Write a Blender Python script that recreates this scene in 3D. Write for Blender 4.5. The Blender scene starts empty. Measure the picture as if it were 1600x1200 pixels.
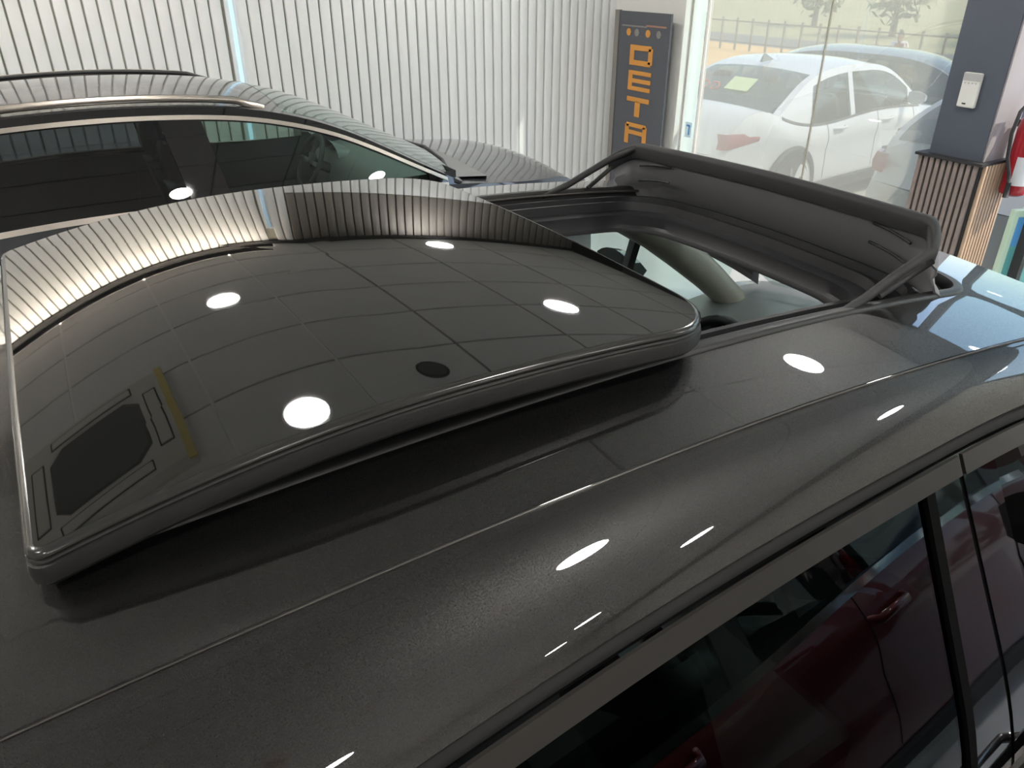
import bpy, math, random
import numpy as np
from mathutils import Vector, Matrix

random.seed(7)
S = bpy.context.scene
COL = S.collection

# ------------------------------------------------------------------ camera
cam = bpy.data.cameras.new('camera'); cam_o = bpy.data.objects.new('camera', cam); COL.objects.link(cam_o)
cam.sensor_width = 36.0; cam.lens = 27.0; cam.clip_start = 0.02; cam.clip_end = 400
cam_o.location = (0, 0, 2.2)
cam_o.rotation_euler = (math.radians(90 - 28.8), 0, math.radians(58.6 - 90))
S.camera = cam_o

# ------------------------------------------------------------------ world, sun, exposure
SUN_DIR = Vector((0.50, -0.46, 0.84)).normalized()      # from the place towards the sun
w = bpy.data.worlds.new('world'); S.world = w; w.use_nodes = True
nt = w.node_tree; nt.nodes.clear()
sky = nt.nodes.new('ShaderNodeTexSky'); sky.sky_type = 'NISHITA'; sky.sun_disc = False
sky.sun_elevation = math.asin(SUN_DIR.z); sky.sun_rotation = math.atan2(SUN_DIR.x, SUN_DIR.y)
sky.air_density = 1.0; sky.dust_density = 1.2
bg = nt.nodes.new('ShaderNodeBackground'); bg.inputs['Strength'].default_value = 0.26
wo = nt.nodes.new('ShaderNodeOutputWorld')
nt.links.new(sky.outputs[0], bg.inputs[0]); nt.links.new(bg.outputs[0], wo.inputs[0])
sun = bpy.data.lights.new('sun', 'SUN'); sun.energy = 3.0; sun.angle = math.radians(0.6); sun.color = (1.0, 0.93, 0.82)
sun_o = bpy.data.objects.new('sun', sun); COL.objects.link(sun_o); sun_o.location = (12, -10, 14)
sun_o.rotation_euler = SUN_DIR.to_track_quat('Z', 'Y').to_euler()
S.view_settings.view_transform = 'Standard'; S.view_settings.look = 'None'
S.view_settings.gamma = 1.0; S.view_settings.use_curve_mapping = False
S.view_settings.exposure = 0.72
S.cycles.caustics_reflective = False; S.cycles.caustics_refractive = False
LAMP = 86.0            # radiance of the ceiling downlights

# ------------------------------------------------------------------ materials
MATS = {}
def _new(name):
    m = bpy.data.materials.new(name); m.use_nodes = True
    return m, m.node_tree, m.node_tree.nodes['Principled BSDF']
def mat(name, col, rough=0.5, metal=0.0, noise=0.0, nscale=30.0, bump=0.0, bscale=200.0, ior=1.5, coat=0.0, coat_rough=0.03, emis=None, estr=0.0, spec=0.5):
    if name in MATS: return MATS[name]
    m, t, b = _new(name)
    c = (*col, 1.0)
    b.inputs['Base Color'].default_value = c; b.inputs['Roughness'].default_value = rough
    b.inputs['Metallic'].default_value = metal; b.inputs['IOR'].default_value = ior
    b.inputs['Coat Weight'].default_value = coat; b.inputs['Coat Roughness'].default_value = coat_rough
    b.inputs['Specular IOR Level'].default_value = spec
    if emis:
        b.inputs['Emission Color'].default_value = (*emis, 1.0); b.inputs['Emission Strength'].default_value = estr
    tc = t.nodes.new('ShaderNodeTexCoord')
    n = t.nodes.new('ShaderNodeTexNoise'); n.inputs['Scale'].default_value = nscale; n.inputs['Detail'].default_value = 4
    t.links.new(tc.outputs['Object'], n.inputs['Vector'])
    mx = t.nodes.new('ShaderNodeMix'); mx.data_type = 'RGBA'
    k = max(noise, 0.01)
    mx.inputs[6].default_value = (*[x * (1 - k) for x in col], 1); mx.inputs[7].default_value = (*[min(1, x * (1 + k)) for x in col], 1)
    t.links.new(n.outputs[0], mx.inputs[0]); t.links.new(mx.outputs[2], b.inputs['Base Color'])
    if bump > 0:
        n2 = t.nodes.new('ShaderNodeTexNoise'); n2.inputs['Scale'].default_value = bscale; n2.inputs['Detail'].default_value = 3
        t.links.new(tc.outputs['Object'], n2.inputs['Vector'])
        bp = t.nodes.new('ShaderNodeBump'); bp.inputs['Strength'].default_value = bump; bp.inputs['Distance'].default_value = 0.002
        t.links.new(n2.outputs[0], bp.inputs['Height']); t.links.new(bp.outputs[0], b.inputs['Normal'])
    MATS[name] = m
    return m
def paint(name, col, metal=0.75, rough=0.42, flake=0.55, ior=1.55, fscale=2600.0):
    """metallic car paint: flaky base under a clear coat"""
    m, t, b = _new(name)
    b.inputs['Metallic'].default_value = metal; b.inputs['Roughness'].default_value = rough
    b.inputs['Coat Weight'].default_value = 1.0; b.inputs['Coat Roughness'].default_value = 0.012; b.inputs['Coat IOR'].default_value = ior
    tc = t.nodes.new('ShaderNodeTexCoord')
    v = t.nodes.new('ShaderNodeTexVoronoi'); v.inputs['Scale'].default_value = fscale
    t.links.new(tc.outputs['Object'], v.inputs['Vector'])
    hs = t.nodes.new('ShaderNodeSeparateColor'); t.links.new(v.outputs['Color'], hs.inputs[0])
    mx = t.nodes.new('ShaderNodeMix'); mx.data_type = 'RGBA'
    mx.inputs[6].default_value = (*[x * (1 - flake * .5) for x in col], 1); mx.inputs[7].default_value = (*[min(1, x * (1 + flake)) for x in col], 1)
    t.links.new(hs.outputs[0], mx.inputs[0]); t.links.new(mx.outputs[2], b.inputs['Base Color'])
    # tiny random tilt of each flake
    nm = t.nodes.new('ShaderNodeVectorMath'); nm.operation = 'MULTIPLY_ADD'
    geo = t.nodes.new('ShaderNodeNewGeometry')
    sub = t.nodes.new('ShaderNodeVectorMath'); sub.operation = 'SUBTRACT'; sub.inputs[1].default_value = (.5, .5, .5)
    t.links.new(v.outputs['Color'], sub.inputs[0])
    t.links.new(sub.outputs[0], nm.inputs[0]); nm.inputs[1].default_value = (.22, .22, .22); t.links.new(geo.outputs['Normal'], nm.inputs[2])
    nn = t.nodes.new('ShaderNodeVectorMath'); nn.operation = 'NORMALIZE'; t.links.new(nm.outputs[0], nn.inputs[0])
    t.links.new(nn.outputs[0], b.inputs['Normal'])
    MATS[name] = m
    return m
def sheet_glass(name, tint, ior=1.5, haze=0.0, haze_col=(.9, .9, .86), rough=0.0, gloss=(1, 1, 1)):
    """thin pane: tinted see-through, fresnel mirror, optional dusty film"""
    m = bpy.data.materials.new(name); m.use_nodes = True; t = m.node_tree; t.nodes.clear()
    out = t.nodes.new('ShaderNodeOutputMaterial')
    tr = t.nodes.new('ShaderNodeBsdfTransparent'); tr.inputs[0].default_value = (*tint, 1)
    gl = t.nodes.new('ShaderNodeBsdfGlossy'); gl.inputs['Roughness'].default_value = rough; gl.inputs[0].default_value = (*gloss, 1)
    lw = t.nodes.new('ShaderNodeLayerWeight'); lw.inputs[0].default_value = .5       # two-sided Schlick reflectance
    pw = t.nodes.new('ShaderNodeMath'); pw.operation = 'POWER'; pw.inputs[1].default_value = 5; t.links.new(lw.outputs['Facing'], pw.inputs[0])
    f0 = ((ior - 1) / (ior + 1)) ** 2 * 1.9
    fr = t.nodes.new('ShaderNodeMapRange'); fr.inputs[3].default_value = f0; fr.inputs[4].default_value = 1.0; t.links.new(pw.outputs[0], fr.inputs[0])
    last = tr
    if haze > 0:
        df = t.nodes.new('ShaderNodeBsdfDiffuse'); df.inputs[0].default_value = (*haze_col, 1)
        tl = t.nodes.new('ShaderNodeBsdfTranslucent'); tl.inputs[0].default_value = (*haze_col, 1)
        ad = t.nodes.new('ShaderNodeMixShader'); ad.inputs[0].default_value = 0.65
        t.links.new(df.outputs[0], ad.inputs[1]); t.links.new(tl.outputs[0], ad.inputs[2])
        tc = t.nodes.new('ShaderNodeTexCoord'); nz = t.nodes.new('ShaderNodeTexNoise'); nz.inputs['Scale'].default_value = 1.6; nz.inputs['Detail'].default_value = 5
        t.links.new(tc.outputs['Object'], nz.inputs['Vector'])
        mr = t.nodes.new('ShaderNodeMapRange'); mr.inputs[3].default_value = haze * .85; mr.inputs[4].default_value = haze * 1.15
        t.links.new(nz.outputs[0], mr.inputs[0])
        mh = t.nodes.new('ShaderNodeMixShader'); t.links.new(mr.outputs[0], mh.inputs[0])
        t.links.new(tr.outputs[0], mh.inputs[1]); t.links.new(ad.outputs[0], mh.inputs[2]); last = mh
    mx = t.nodes.new('ShaderNodeMixShader')
    t.links.new(fr.outputs[0], mx.inputs[0]); t.links.new(last.outputs[0], mx.inputs[1]); t.links.new(gl.outputs[0], mx.inputs[2])
    t.links.new(mx.outputs[0], out.inputs[0])
    MATS[name] = m
    return m

M_white = mat('white_slat', (.85, .87, .87), .45, noise=.03, nscale=3)
M_greige = mat('greige_slat', (.20, .185, .165), .6, noise=.06, nscale=4)
M_groove = mat('wall_groove', (.40, .39, .33), .8)
M_plaster = mat('plaster', (.74, .74, .70), .7, noise=.03, nscale=4, bump=.1)
M_warmwall = mat('warm_wall', (.56, .54, .50), .7, noise=.05, nscale=2)
M_tile = mat('ceiling_tile', (.78, .765, .74), .75, noise=.03, nscale=6, bump=.15)
M_tbar = mat('ceiling_bar', (.85, .84, .82), .5)
M_void = mat('dark_void', (.03, .03, .03), .9)
M_floor = mat('floor_epoxy', (.52, .53, .55), .18, noise=.08, nscale=2.5)
M_black = mat('black_plastic', (.016, .016, .018), .5, noise=.1)
M_softblack = mat('matte_black', (.022, .022, .024), .62, noise=.15, nscale=60)
M_rubber = mat('rubber_seal', (.018, .018, .0175), .5, noise=.35, nscale=25, bump=.2, bscale=400)
M_gasket = mat('gasket', (.016, .016, .016), .45)
M_trim = mat('satin_trim', (.105, .098, .092), .34, metal=.6, noise=.05)
M_chrome = mat('satin_chrome', (.56, .51, .45), .30, metal=1.0)
M_bright = mat('bright_chrome', (.75, .75, .74), .07, metal=1.0)
M_piano = mat('piano_black', (.006, .006, .007), .03, ior=1.75, coat=.6, coat_rough=.01)
M_roofglass = mat('black_roof_glass', (.006, .0062, .006), .02, ior=2.2, coat=0.0, noise=.1)
M_edge = mat('glass_edge', (.035, .035, .034), .18, metal=.0)
M_paint = paint('graphite_paint', (.0190, .0187, .0184), .7, .40, 1.0, ior=1.72)
M_paintN = paint('black_paint', (.020, .021, .026), .5, .4, .3, ior=1.7)
M_maroon = paint('maroon_paint', (.10, .005, .011), .5, .38, .3)
M_whitep = paint('white_paint', (.70, .73, .76), .0, .4, .02, ior=1.45)
M_silverp = paint('pale_grey_paint', (.52, .54, .55), .3, .4, .05, ior=1.45)
M_darkp = paint('dark_grey_paint', (.05, .055, .06), .3, .4, .1)
M_tint = sheet_glass('privacy_glass', (.34, .38, .40), 1.5)
M_clear = sheet_glass('green_glass', (.62, .74, .68), 1.5)
M_maint = sheet_glass('side_glass', (.075, .09, .085), 1.62)
M_front = sheet_glass('front_door_glass', (.74, .90, .87), 1.45)
M_wind = sheet_glass('windscreen_glass', (.72, .84, .82), 1.5)
M_dusty = sheet_glass('dusty_pane', (.80, .80, .76), 1.45, haze=.27, haze_col=(.80, .80, .72))
M_pane = sheet_glass('clear_pane', (.88, .94, .92), 1.45)
M_tyre = mat('tyre', (.02, .02, .02), .75)
M_alloy = mat('alloy', (.45, .45, .46), .25, metal=1.0)
M_red = mat('tail_lamp', (.30, .02, .02), .15, coat=1)
M_lamp = mat('lamp_lens', (.55, .55, .56), .1, coat=1)
M_cloth = mat('headliner', (.028, .028, .03), .9, noise=.08, nscale=80)
M_dash = mat('dash_plastic', (.16, .165, .165), .5, noise=.1, nscale=120, bump=.2, bscale=500)
M_pillar_trim = mat('pillar_trim', (.30, .28, .24), .7, noise=.04)
M_leather = mat('seat_leather', (.03, .03, .032), .45, noise=.1, nscale=90)
M_net = mat('deflector_net', (.25, .25, .26), .8, noise=.12, nscale=500, bump=.5, bscale=900)
M_pillar = mat('pillar_panel', (.085, .098, .125), .35, noise=.04)
M_woodA = mat('brown_slat', (.25, .205, .185), .55, noise=.18, nscale=12)
M_wood_sun = mat('sunlit_slat', (.52, .38, .27), .55, noise=.15, nscale=12)  # paler copy of the pillar slats, warm sunlight put into the colour
M_banner = mat('banner_charcoal', (.085, .09, .105), .5, noise=.05)
M_orange = mat('banner_orange', (.60, .27, .055), .5)
M_bgrey = mat('banner_grey', (.22, .21, .20), .5)
M_copper = mat('banner_copper', (.35, .19, .13), .5)
M_ext = mat('extinguisher_red', (.42, .018, .03), .25, coat=.6)
M_label = mat('label_white', (.78, .78, .80), .5)
M_device = mat('device_white', (.72, .72, .68), .4)
M_devgrey = mat('device_grey', (.42, .42, .42), .3)
M_green = mat('green_frame', (.50, .66, .52), .35)
M_teal = mat('teal_hoarding', (.10, .36, .36), .5, noise=.1, nscale=3)
M_blue = mat('blue_board', (.08, .30, .62), .5, noise=.15, nscale=3)
M_ac = mat('ac_casing', (.62, .60, .55), .5)
M_acgrille = mat('ac_grille', (.07, .07, .07), .7)
M_yellow = mat('yellow_edge', (.62, .50, .14), .5)
M_pave = mat('paving', (.42, .41, .38), .85, noise=.1, nscale=1.2)
M_redpath = mat('red_path', (.60, .15, .09), .85, noise=.1, nscale=1)
M_sand = mat('sand', (.70, .44, .17), .9, noise=.1, nscale=.7)
M_asph = mat('asphalt', (.16, .16, .15), .85, noise=.1)
M_grass = mat('dry_grass', (.36, .34, .18), .9, noise=.35, nscale=.5)
M_fence = mat('fence_metal', (.22, .20, .16), .5)
M_leaf = mat('foliage', (.16, .20, .07), .8, noise=.5, nscale=2)
M_bark = mat('bark', (.20, .15, .10), .9)
M_tan = mat('tan_reflection', (.48, .42, .36), .8, noise=.08, nscale=2)
M_led_blue = mat('led_blue', (.2, .2, .2), .5, emis=(.46, .72, .90), estr=.75)
M_warm_fill = mat('warm_fill', (.2, .2, .2), .5, emis=(1.0, .86, .70), estr=75.0)
M_disc = mat('downlight_diffuser', (.8, .8, .8), .5, emis=(1.0, .975, .93), estr=LAMP)

# ------------------------------------------------------------------ helpers
WROOT = {}
def link(o, parent=None):
    COL.objects.link(o)
    if parent is not None:
        o.parent = parent
        if parent.name in WROOT: o.matrix_parent_inverse = WROOT[parent.name]
    return o
def tag(o, label=None, cat=None, group=None, kind=None):
    if label: o['label'] = label
    if cat: o['category'] = cat
    if group: o['group'] = group
    if kind: o['kind'] = kind
    return o
def root(name, loc, rz=0, world=False, **k):
    o = bpy.data.objects.new(name, None); COL.objects.link(o); o.empty_display_size = .2
    o.location = loc; o.rotation_euler = (0, 0, rz)
    if world: WROOT[o.name] = (Matrix.Translation(loc) @ Matrix.Rotation(rz, 4, 'Z')).inverted()
    return tag(o, **k)
def mesh(name, V, Fc, m, parent=None, smooth=True, solid=0.0, bevel=0.0, auto=None):
    me = bpy.data.meshes.new(name); me.from_pydata([tuple(map(float, v)) for v in V], [], Fc); me.update()
    me.materials.append(m)
    o = bpy.data.objects.new(name, me); link(o, parent)
    if smooth:
        me.polygons.foreach_set('use_smooth', [True] * len(me.polygons))
        if auto is not None: me.set_sharp_from_angle(angle=math.radians(auto))
    if solid:
        md = o.modifiers.new('solid', 'SOLIDIFY'); md.thickness = solid; md.offset = -1
        md = o.modifiers.new('split', 'EDGE_SPLIT'); md.split_angle = math.radians(42); md.use_edge_sharp = False
    if bevel:
        md = o.modifiers.new('bevel', 'BEVEL'); md.width = bevel; md.segments = 2; md.limit_method = 'ANGLE'
    return o
def grid(P, closed_u=False, closed_v=False, flip=False):
    nu, nv = len(P), len(P[0]); V = [p for r in P for p in r]; Fc = []
    for i in range(nu if closed_u else nu - 1):
        for j in range(nv if closed_v else nv - 1):
            a, b = i * nv + j, ((i + 1) % nu) * nv + j; c, d = ((i + 1) % nu) * nv + (j + 1) % nv, i * nv + (j + 1) % nv
            Fc.append((a, d, c, b) if flip else (a, b, c, d))
    return V, Fc
def gmesh(name, P, m, parent=None, closed_u=False, closed_v=False, flip=False, **k):
    V, Fc = grid(P, closed_u, closed_v, flip)
    return mesh(name, V, Fc, m, parent, **k)
def loft(name, loops, m, parent=None, cap0=False, cap1=False, centre=None, flip=False, **k):
    n = len(loops[0]); V, Fc = grid(loops, closed_v=True)
    if centre is not None:
        b = (len(loops) - 1) * n; V = list(V) + [centre]; Fc += [(b + i, len(V) - 1, b + (i + 1) % n) for i in range(n)]
    if cap0: Fc.append(tuple(range(n))[::-1])
    if cap1: Fc.append(tuple((len(loops) - 1) * n + i for i in range(n)))
    if flip: Fc = [q[::-1] for q in Fc]
    return mesh(name, V, Fc, m, parent, **k)
def boxv(c, s):
    x, y, z = [v / 2 for v in s]
    V = [(c[0] + i * x, c[1] + j * y, c[2] + k * z) for k in (-1, 1) for j in (-1, 1) for i in (-1, 1)]
    Fc = [(0, 2, 3, 1), (4, 5, 7, 6), (0, 1, 5, 4), (2, 6, 7, 3), (0, 4, 6, 2), (1, 3, 7, 5)]
    return V, Fc
def box(name, c, s, m, parent=None, bevel=0.0, smooth=False):
    V, Fc = boxv(c, s)
    return mesh(name, V, Fc, m, parent, smooth=smooth, bevel=bevel)
def join(parts):
    V, Fc = [], []
    for v, f in parts:
        o = len(V); V += list(v); Fc += [tuple(i + o for i in q) for q in f]
    return V, Fc
def tubev(pts, r, n=10, closed=False, ell=1.0):
    pts = [Vector(p) for p in pts]; N = len(pts); R = r if hasattr(r, '__len__') else [r] * N
    rings = []; prev = None
    for i, p in enumerate(pts):
        a = pts[(i - 1) % N] if (closed or i > 0) else p; b = pts[(i + 1) % N] if (closed or i < N - 1) else p
        t = (b - a).normalized()
        if prev is None:
            up = Vector((0, 0, 1)) if abs(t.z) < .9 else Vector((1, 0, 0)); x = t.cross(up).normalized()
        else:
            x = (prev - t * prev.dot(t)).normalized()
        prev = x; y = t.cross(x)
        rings.append([tuple(p + x * R[i] * math.cos(2 * math.pi * k / n) + y * R[i] * ell * math.sin(2 * math.pi * k / n)) for k in range(n)])
    V, Fc = grid(rings, closed_u=closed, closed_v=True)
    if not closed:
        Fc.append(tuple(range(n))[::-1]); Fc.append(tuple((N - 1) * n + i for i in range(n)))
    return V, Fc
def tube(name, pts, r, m, parent=None, n=10, closed=False, ell=1.0):
    V, Fc = tubev(pts, r, n, closed, ell); return mesh(name, V, Fc, m, parent)
def lathev(prof, c, axis='z', n=28):
    P = []
    for r, h in prof:
        ring = []
        for k in range(n):
            a = 2 * math.pi * k / n; x, y = r * math.cos(a), r * math.sin(a)
            q = {'z': (x, y, h), 'y': (x, h, y), 'x': (h, x, y)}[axis]
            ring.append((c[0] + q[0], c[1] + q[1], c[2] + q[2]))
        P.append(ring)
    V, Fc = grid(P, closed_v=True)
    Fc.append(tuple(range(n))[::-1]); Fc.append(tuple((len(prof) - 1) * n + i for i in range(n)))
    return V, Fc
def lathe(name, prof, c, m, parent=None, axis='z', n=28, **k):
    V, Fc = lathev(prof, c, axis, n); return mesh(name, V, Fc, m, parent, auto=40, **k)
def curve(pts, extrap=True):
    """smooth 1-D function through points (monotone-ish cubic)"""
    X = np.array([p[0] for p in pts], float); Z = np.array([p[1] for p in pts], float)
    o = np.argsort(X); X, Z = X[o], Z[o]
    n = len(X); h = np.diff(X); A = np.zeros((n, n)); b = np.zeros(n)
    if n == 2: m = np.full(2, (Z[1] - Z[0]) / h[0])
    else:
        A[0, 0], A[0, 1] = 2, 1; b[0] = 3 * (Z[1] - Z[0]) / h[0]; A[-1, -1], A[-1, -2] = 2, 1; b[-1] = 3 * (Z[-1] - Z[-2]) / h[-1]
        for i in range(1, n - 1):
            A[i, i - 1], A[i, i], A[i, i + 1] = 1 / h[i - 1], 2 * (1 / h[i - 1] + 1 / h[i]), 1 / h[i]
            b[i] = 3 * ((Z[i] - Z[i - 1]) / h[i - 1] ** 2 + (Z[i + 1] - Z[i]) / h[i] ** 2)
        m = np.linalg.solve(A, b)
    def f(x):
        if x <= X[0]: return float(Z[0] + m[0] * (x - X[0]))
        if x >= X[-1]: return float(Z[-1] + m[-1] * (x - X[-1]))
        i = int(np.searchsorted(X, x)) - 1; h = X[i + 1] - X[i]; t = (x - X[i]) / h
        return float((2 * t**3 - 3 * t**2 + 1) * Z[i] + (t**3 - 2 * t**2 + t) * h * m[i] + (-2 * t**3 + 3 * t**2) * Z[i + 1] + (t**3 - t**2) * h * m[i + 1])
    return f
def lin(a, b, n): return [a + (b - a) * i / (n - 1) for i in range(n)]
def rrect(x0, x1, y0, y1, radii, ne=18, nc=8):
    """rounded rectangle loop, corners (x0,y0) (x1,y0) (x1,y1) (x0,y1)"""
    P = []; cs = [(x0, y0, 1, 1, 180), (x1, y0, -1, 1, 270), (x1, y1, -1, -1, 0), (x0, y1, 1, -1, 90)]
    arcs = []
    for (cx, cy, sx, sy, a0), r in zip(cs, radii):
        arcs.append([(cx + sx * r + r * math.cos(math.radians(a0 + 90 * k / nc)), cy + sy * r + r * math.sin(math.radians(a0 + 90 * k / nc))) for k in range(nc + 1)])
    for i in range(4):
        P += arcs[i]; a, b = arcs[i][-1], arcs[(i + 1) % 4][0]
        P += [(a[0] + (b[0] - a[0]) * k / ne, a[1] + (b[1] - a[1]) * k / ne) for k in range(1, ne)]
    return P
def copies(o, locs, parent=None):
    out = [o]
    for l in locs:
        c = o.copy(); COL.objects.link(c); c.location = l; out.append(c)
    return out

# ------------------------------------------------------------------ the room
X0, X1, Y0, Y1, HC = -5.0, 4.9, -7.4, 6.2, 3.35
f = box('floor', ((X0 + X1) / 2, (Y0 + Y1) / 2, -.05), (X1 - X0 + .3, Y1 - Y0 + .3, .1), M_floor); tag(f, kind='structure')
# ceiling: dark void slab, tiles hung below it, pale bars along the long seams
ce = box('ceiling', ((X0 + X1) / 2, (Y0 + Y1) / 2, HC + .08), (X1 - X0 + .3, Y1 - Y0 + .3, .1), M_void); tag(ce, kind='structure')
PX, PY = .87, .60
AC = (-.72, 3.4)
tx = [x for x in np.arange(.02 - 6 * PX, X1, PX)]; ty = [y for y in np.arange(3.3 - 19 * PY, Y1, PY)]
tile0 = None
for x in tx:
    for y in ty:
        xa, xb, ya, yb = max(x, X0), min(x + PX, X1), max(y, Y0), min(y + PY, Y1)
        if xb - xa < .05 or yb - ya < .05: continue
        if tile0 is None:
            V, Fc = boxv((0, 0, .012), (PX - .020, PY - .020, .024))
            tile0 = mesh('ceiling_tile', V, Fc, M_tile, ce, smooth=False); o = tile0
        else:
            o = tile0.copy(); COL.objects.link(o)
        o.location = ((xa + xb) / 2, (ya + yb) / 2, HC); o.scale = ((xb - xa) / PX, (yb - ya) / PY, 1)
bar0 = None
for x in tx[1:]:
    if x < X0 or x > 1.0: continue
    if bar0 is None:
        bar0 = box('ceiling_bar', (0, 0, 0), (.022, Y1 - Y0, .012), M_tbar, ce); o = bar0
    else:
        o = bar0.copy(); COL.objects.link(o)
    o.location = (x, (Y0 + Y1) / 2, HC + .012)
# back wall of white vertical slats
wb = box('wall_back', ((X0 + X1) / 2, Y1 + .075, HC / 2), (X1 - X0 + .3, .11, HC), M_groove); tag(wb, kind='structure')
PITCH = .088; LED_X = 1.45
def slat_mesh(h, m, z0):
    wd = PITCH - .011; P = []
    pr = [(-wd / 2, .016), (-wd / 2, 0), (-wd / 2 + .004, -.009), (-wd / 4, -.012), (0, -.013), (wd / 4, -.012), (wd / 2 - .004, -.009), (wd / 2, 0), (wd / 2, .016)]
    for x, y in pr: P.append([(x, y, z0), (x, y, z0 + h)])
    V, Fc = grid(P); n = len(pr)
    Fc.append(tuple(2 * i + 1 for i in range(n))); Fc.append(tuple(2 * i for i in range(n))[::-1])
    return mesh('slat', V, Fc, m, wb, auto=50)
sl_full = sl_low = sl_up = None
ZD = 2.52
x = X0 + .1
while x < X1 - .02:
    if abs(x - LED_X) > .055:
        if x < LED_X + .2:
            if sl_full is None: sl_full = slat_mesh(HC - .06, M_white, .05); o = sl_full
            else: o = sl_full.copy(); COL.objects.link(o)
            o.location = (x, Y1, 0)
        else:
            if sl_low is None:
                sl_low = slat_mesh(ZD - .05, M_white, .05); sl_up = slat_mesh(HC - ZD - .02, M_greige, ZD + .01); a, b = sl_low, sl_up
            else:
                a = sl_low.copy(); COL.objects.link(a); b = sl_up.copy(); COL.objects.link(b)
            a.location = b.location = (x, Y1, 0)
    x += PITCH
tag(box('baseboard_back', ((X0 + X1) / 2, Y1 - .01, .025), (X1 - X0, .03, .05), M_trim), kind='structure')
tag(box('trim_1', ((X0 + X1) / 2, Y1 - .02, HC - .03), (X1 - X0, .05, .05), M_void), kind='structure')
# vertical LED strip in the slatted wall
t = root('led_strip', (LED_X, Y1 - .01, .2), label='vertical light-blue LED strip in the white slatted wall', cat='light strip')
box('channel', (0, .012, 1.45), (.085, .02, 2.9), M_white, t); box('light_tube', (0, -.004, 1.45), (.024, .016, 2.86), M_led_blue, t)
# unseen warm strip added to brighten the upper wall, behind a dark valance
t = root('upper_wall_fill', ((X0 + LED_X) / 2, Y1 - .20, HC - .002), label='added warm fill strip under the ceiling edge along the slatted wall', cat='light strip')
box('housing', (0, -.025, -.028), (LED_X - X0 - .2, .008, .056), M_void, t); box('light_tube', (0, 0, -.006), (LED_X - X0 - .24, .026, .014), M_warm_fill, t)
# other walls
tag(box('wall_left', (X0 - .05, (Y0 + Y1) / 2, HC / 2), (.1, Y1 - Y0 + .3, HC), M_warmwall), kind='structure')
tag(box('wall_near', ((X0 + X1) / 2, Y0 - .05, HC / 2), (X1 - X0 + .3, .1, HC), M_warmwall), kind='structure')
# front facade: white column, header, glass, pillar, more glass
wf = box('wall_front', (X1 + .12, (5.27 + Y1) / 2 + .03, HC / 2), (.24, Y1 - 5.27 + .06, HC), M_plaster); tag(wf, kind='structure')
tag(box('trim_2', (X1 + .12, (Y0 + Y1) / 2, 3.22), (.24, Y1 - Y0 + .1, .36), M_void), kind='structure')
def window(n, y0, y1, z0, z1, m, fr=.03, frm=M_trim):
    r = root('window_%d' % n, (X1 + .1, (y0 + y1) / 2, z0), kind='structure')
    box('pane', (0, 0, (z1 - z0) / 2), (.01, y1 - y0 - .01, z1 - z0), m, r)
    if fr:
        V, Fc = join([boxv((0, s * ((y1 - y0) / 2 - fr / 2), (z1 - z0) / 2), (.05, fr, z1 - z0)) for s in (-1, 1)] + [boxv((0, 0, zz), (.05, y1 - y0, fr)) for zz in (fr / 2, z1 - z0 - fr / 2)])
        mesh('window_frame', V, Fc, frm, r, smooth=False)
    return r
window(1, 5.085, 5.265, 0, 3.04, M_pane, .012, M_plaster)
window(2, 3.915, 5.08, 0, 3.04, M_dusty, 0)
window(3, 2.93, 3.91, 0, 3.04, M_dusty, 0)
st = root('door_sticker', (X1 + .092, 5.19, .90), label='small pale sticker with a blue 7 on the narrow clear window', cat='sticker')
box('backing', (0, 0, 0), (.003, .08, .13), mat('sticker_pale', (.62, .76, .84), .5), st)
V, Fc = join([boxv((-.003, 0, .035), (.003, .045, .014)), boxv((-.003, -.012, -.005), (.003, .014, .075))]); mesh('numeral', V, Fc, M_blue, st, smooth=False)
jt = box('trim_3', (X1 + .1, 3.912, 1.52), (.016, .008, 3.04), M_groove); tag(jt, kind='structure')
window(4, .9, 2.25, 0, 3.04, M_pane, .06, M_softblack)
window(5, -.7, .9, 0, 3.04, M_pane, .06, M_softblack)
tag(box('wall_right', (X1 + .12, (Y0 - .7) / 2, 1.52), (.2, -.7 - Y0, 3.04), M_warmwall), kind='structure')
tag(box('trim_4', (X1 + .1, .775, 2.3), (.07, 2.93, .06), M_softblack), kind='structure')
# pillar
pl = box('wall_pillar', (X1 + .15, 2.73, 1.12 + (3.04 - 1.12) / 2), (.30, .34, 3.04 - 1.12), M_pillar, bevel=.004); tag(pl, kind='structure')
box('side_panel', (X1 + .15, 2.556, 2.08), (.28, .012, 1.90), mat('side_panel_grey', (.30, .28, .285), .6), pl)
box('slat_backing', (X1 + .14, 2.735, .56), (.33, .40, 1.12), M_softblack, pl)
box('cap_ledge', (X1 + .13, 2.735, 1.125), (.38, .44, .016), M_softblack, pl)
for k in range(10):
    box('slat', (X1 - .033, 2.925 - k * .0405, .56), (.022, .026, 1.11), M_woodA, pl, bevel=.003)
for k in range(9):
    box('slat', (X1 + .005 + k * .034, 2.525, .56), (.021, .022, 1.11), M_wood_sun, pl, bevel=.003)
# half-height gate below the extinguisher
d1 = root('gate', (X1 + .02, 2.30, 0), rz=math.radians(-25), label='half-height gate with pale green frame and teal and blue panels below the extinguisher', cat='gate')
box('lower_panel', (.41, -.004, .37), (.76, .042, .62), M_teal, d1); box('upper_panel', (.41, -.004, .77), (.76, .042, .18), M_blue, d1)
for x_ in (.035, .80): box('gate_post', (x_, 0, .45), (.07, .045, .90), M_green, d1, bevel=.004)
for z_ in (.03, .88): box('gate_rail', (.42, 0, z_), (.70, .04, .05), M_green, d1)

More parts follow.
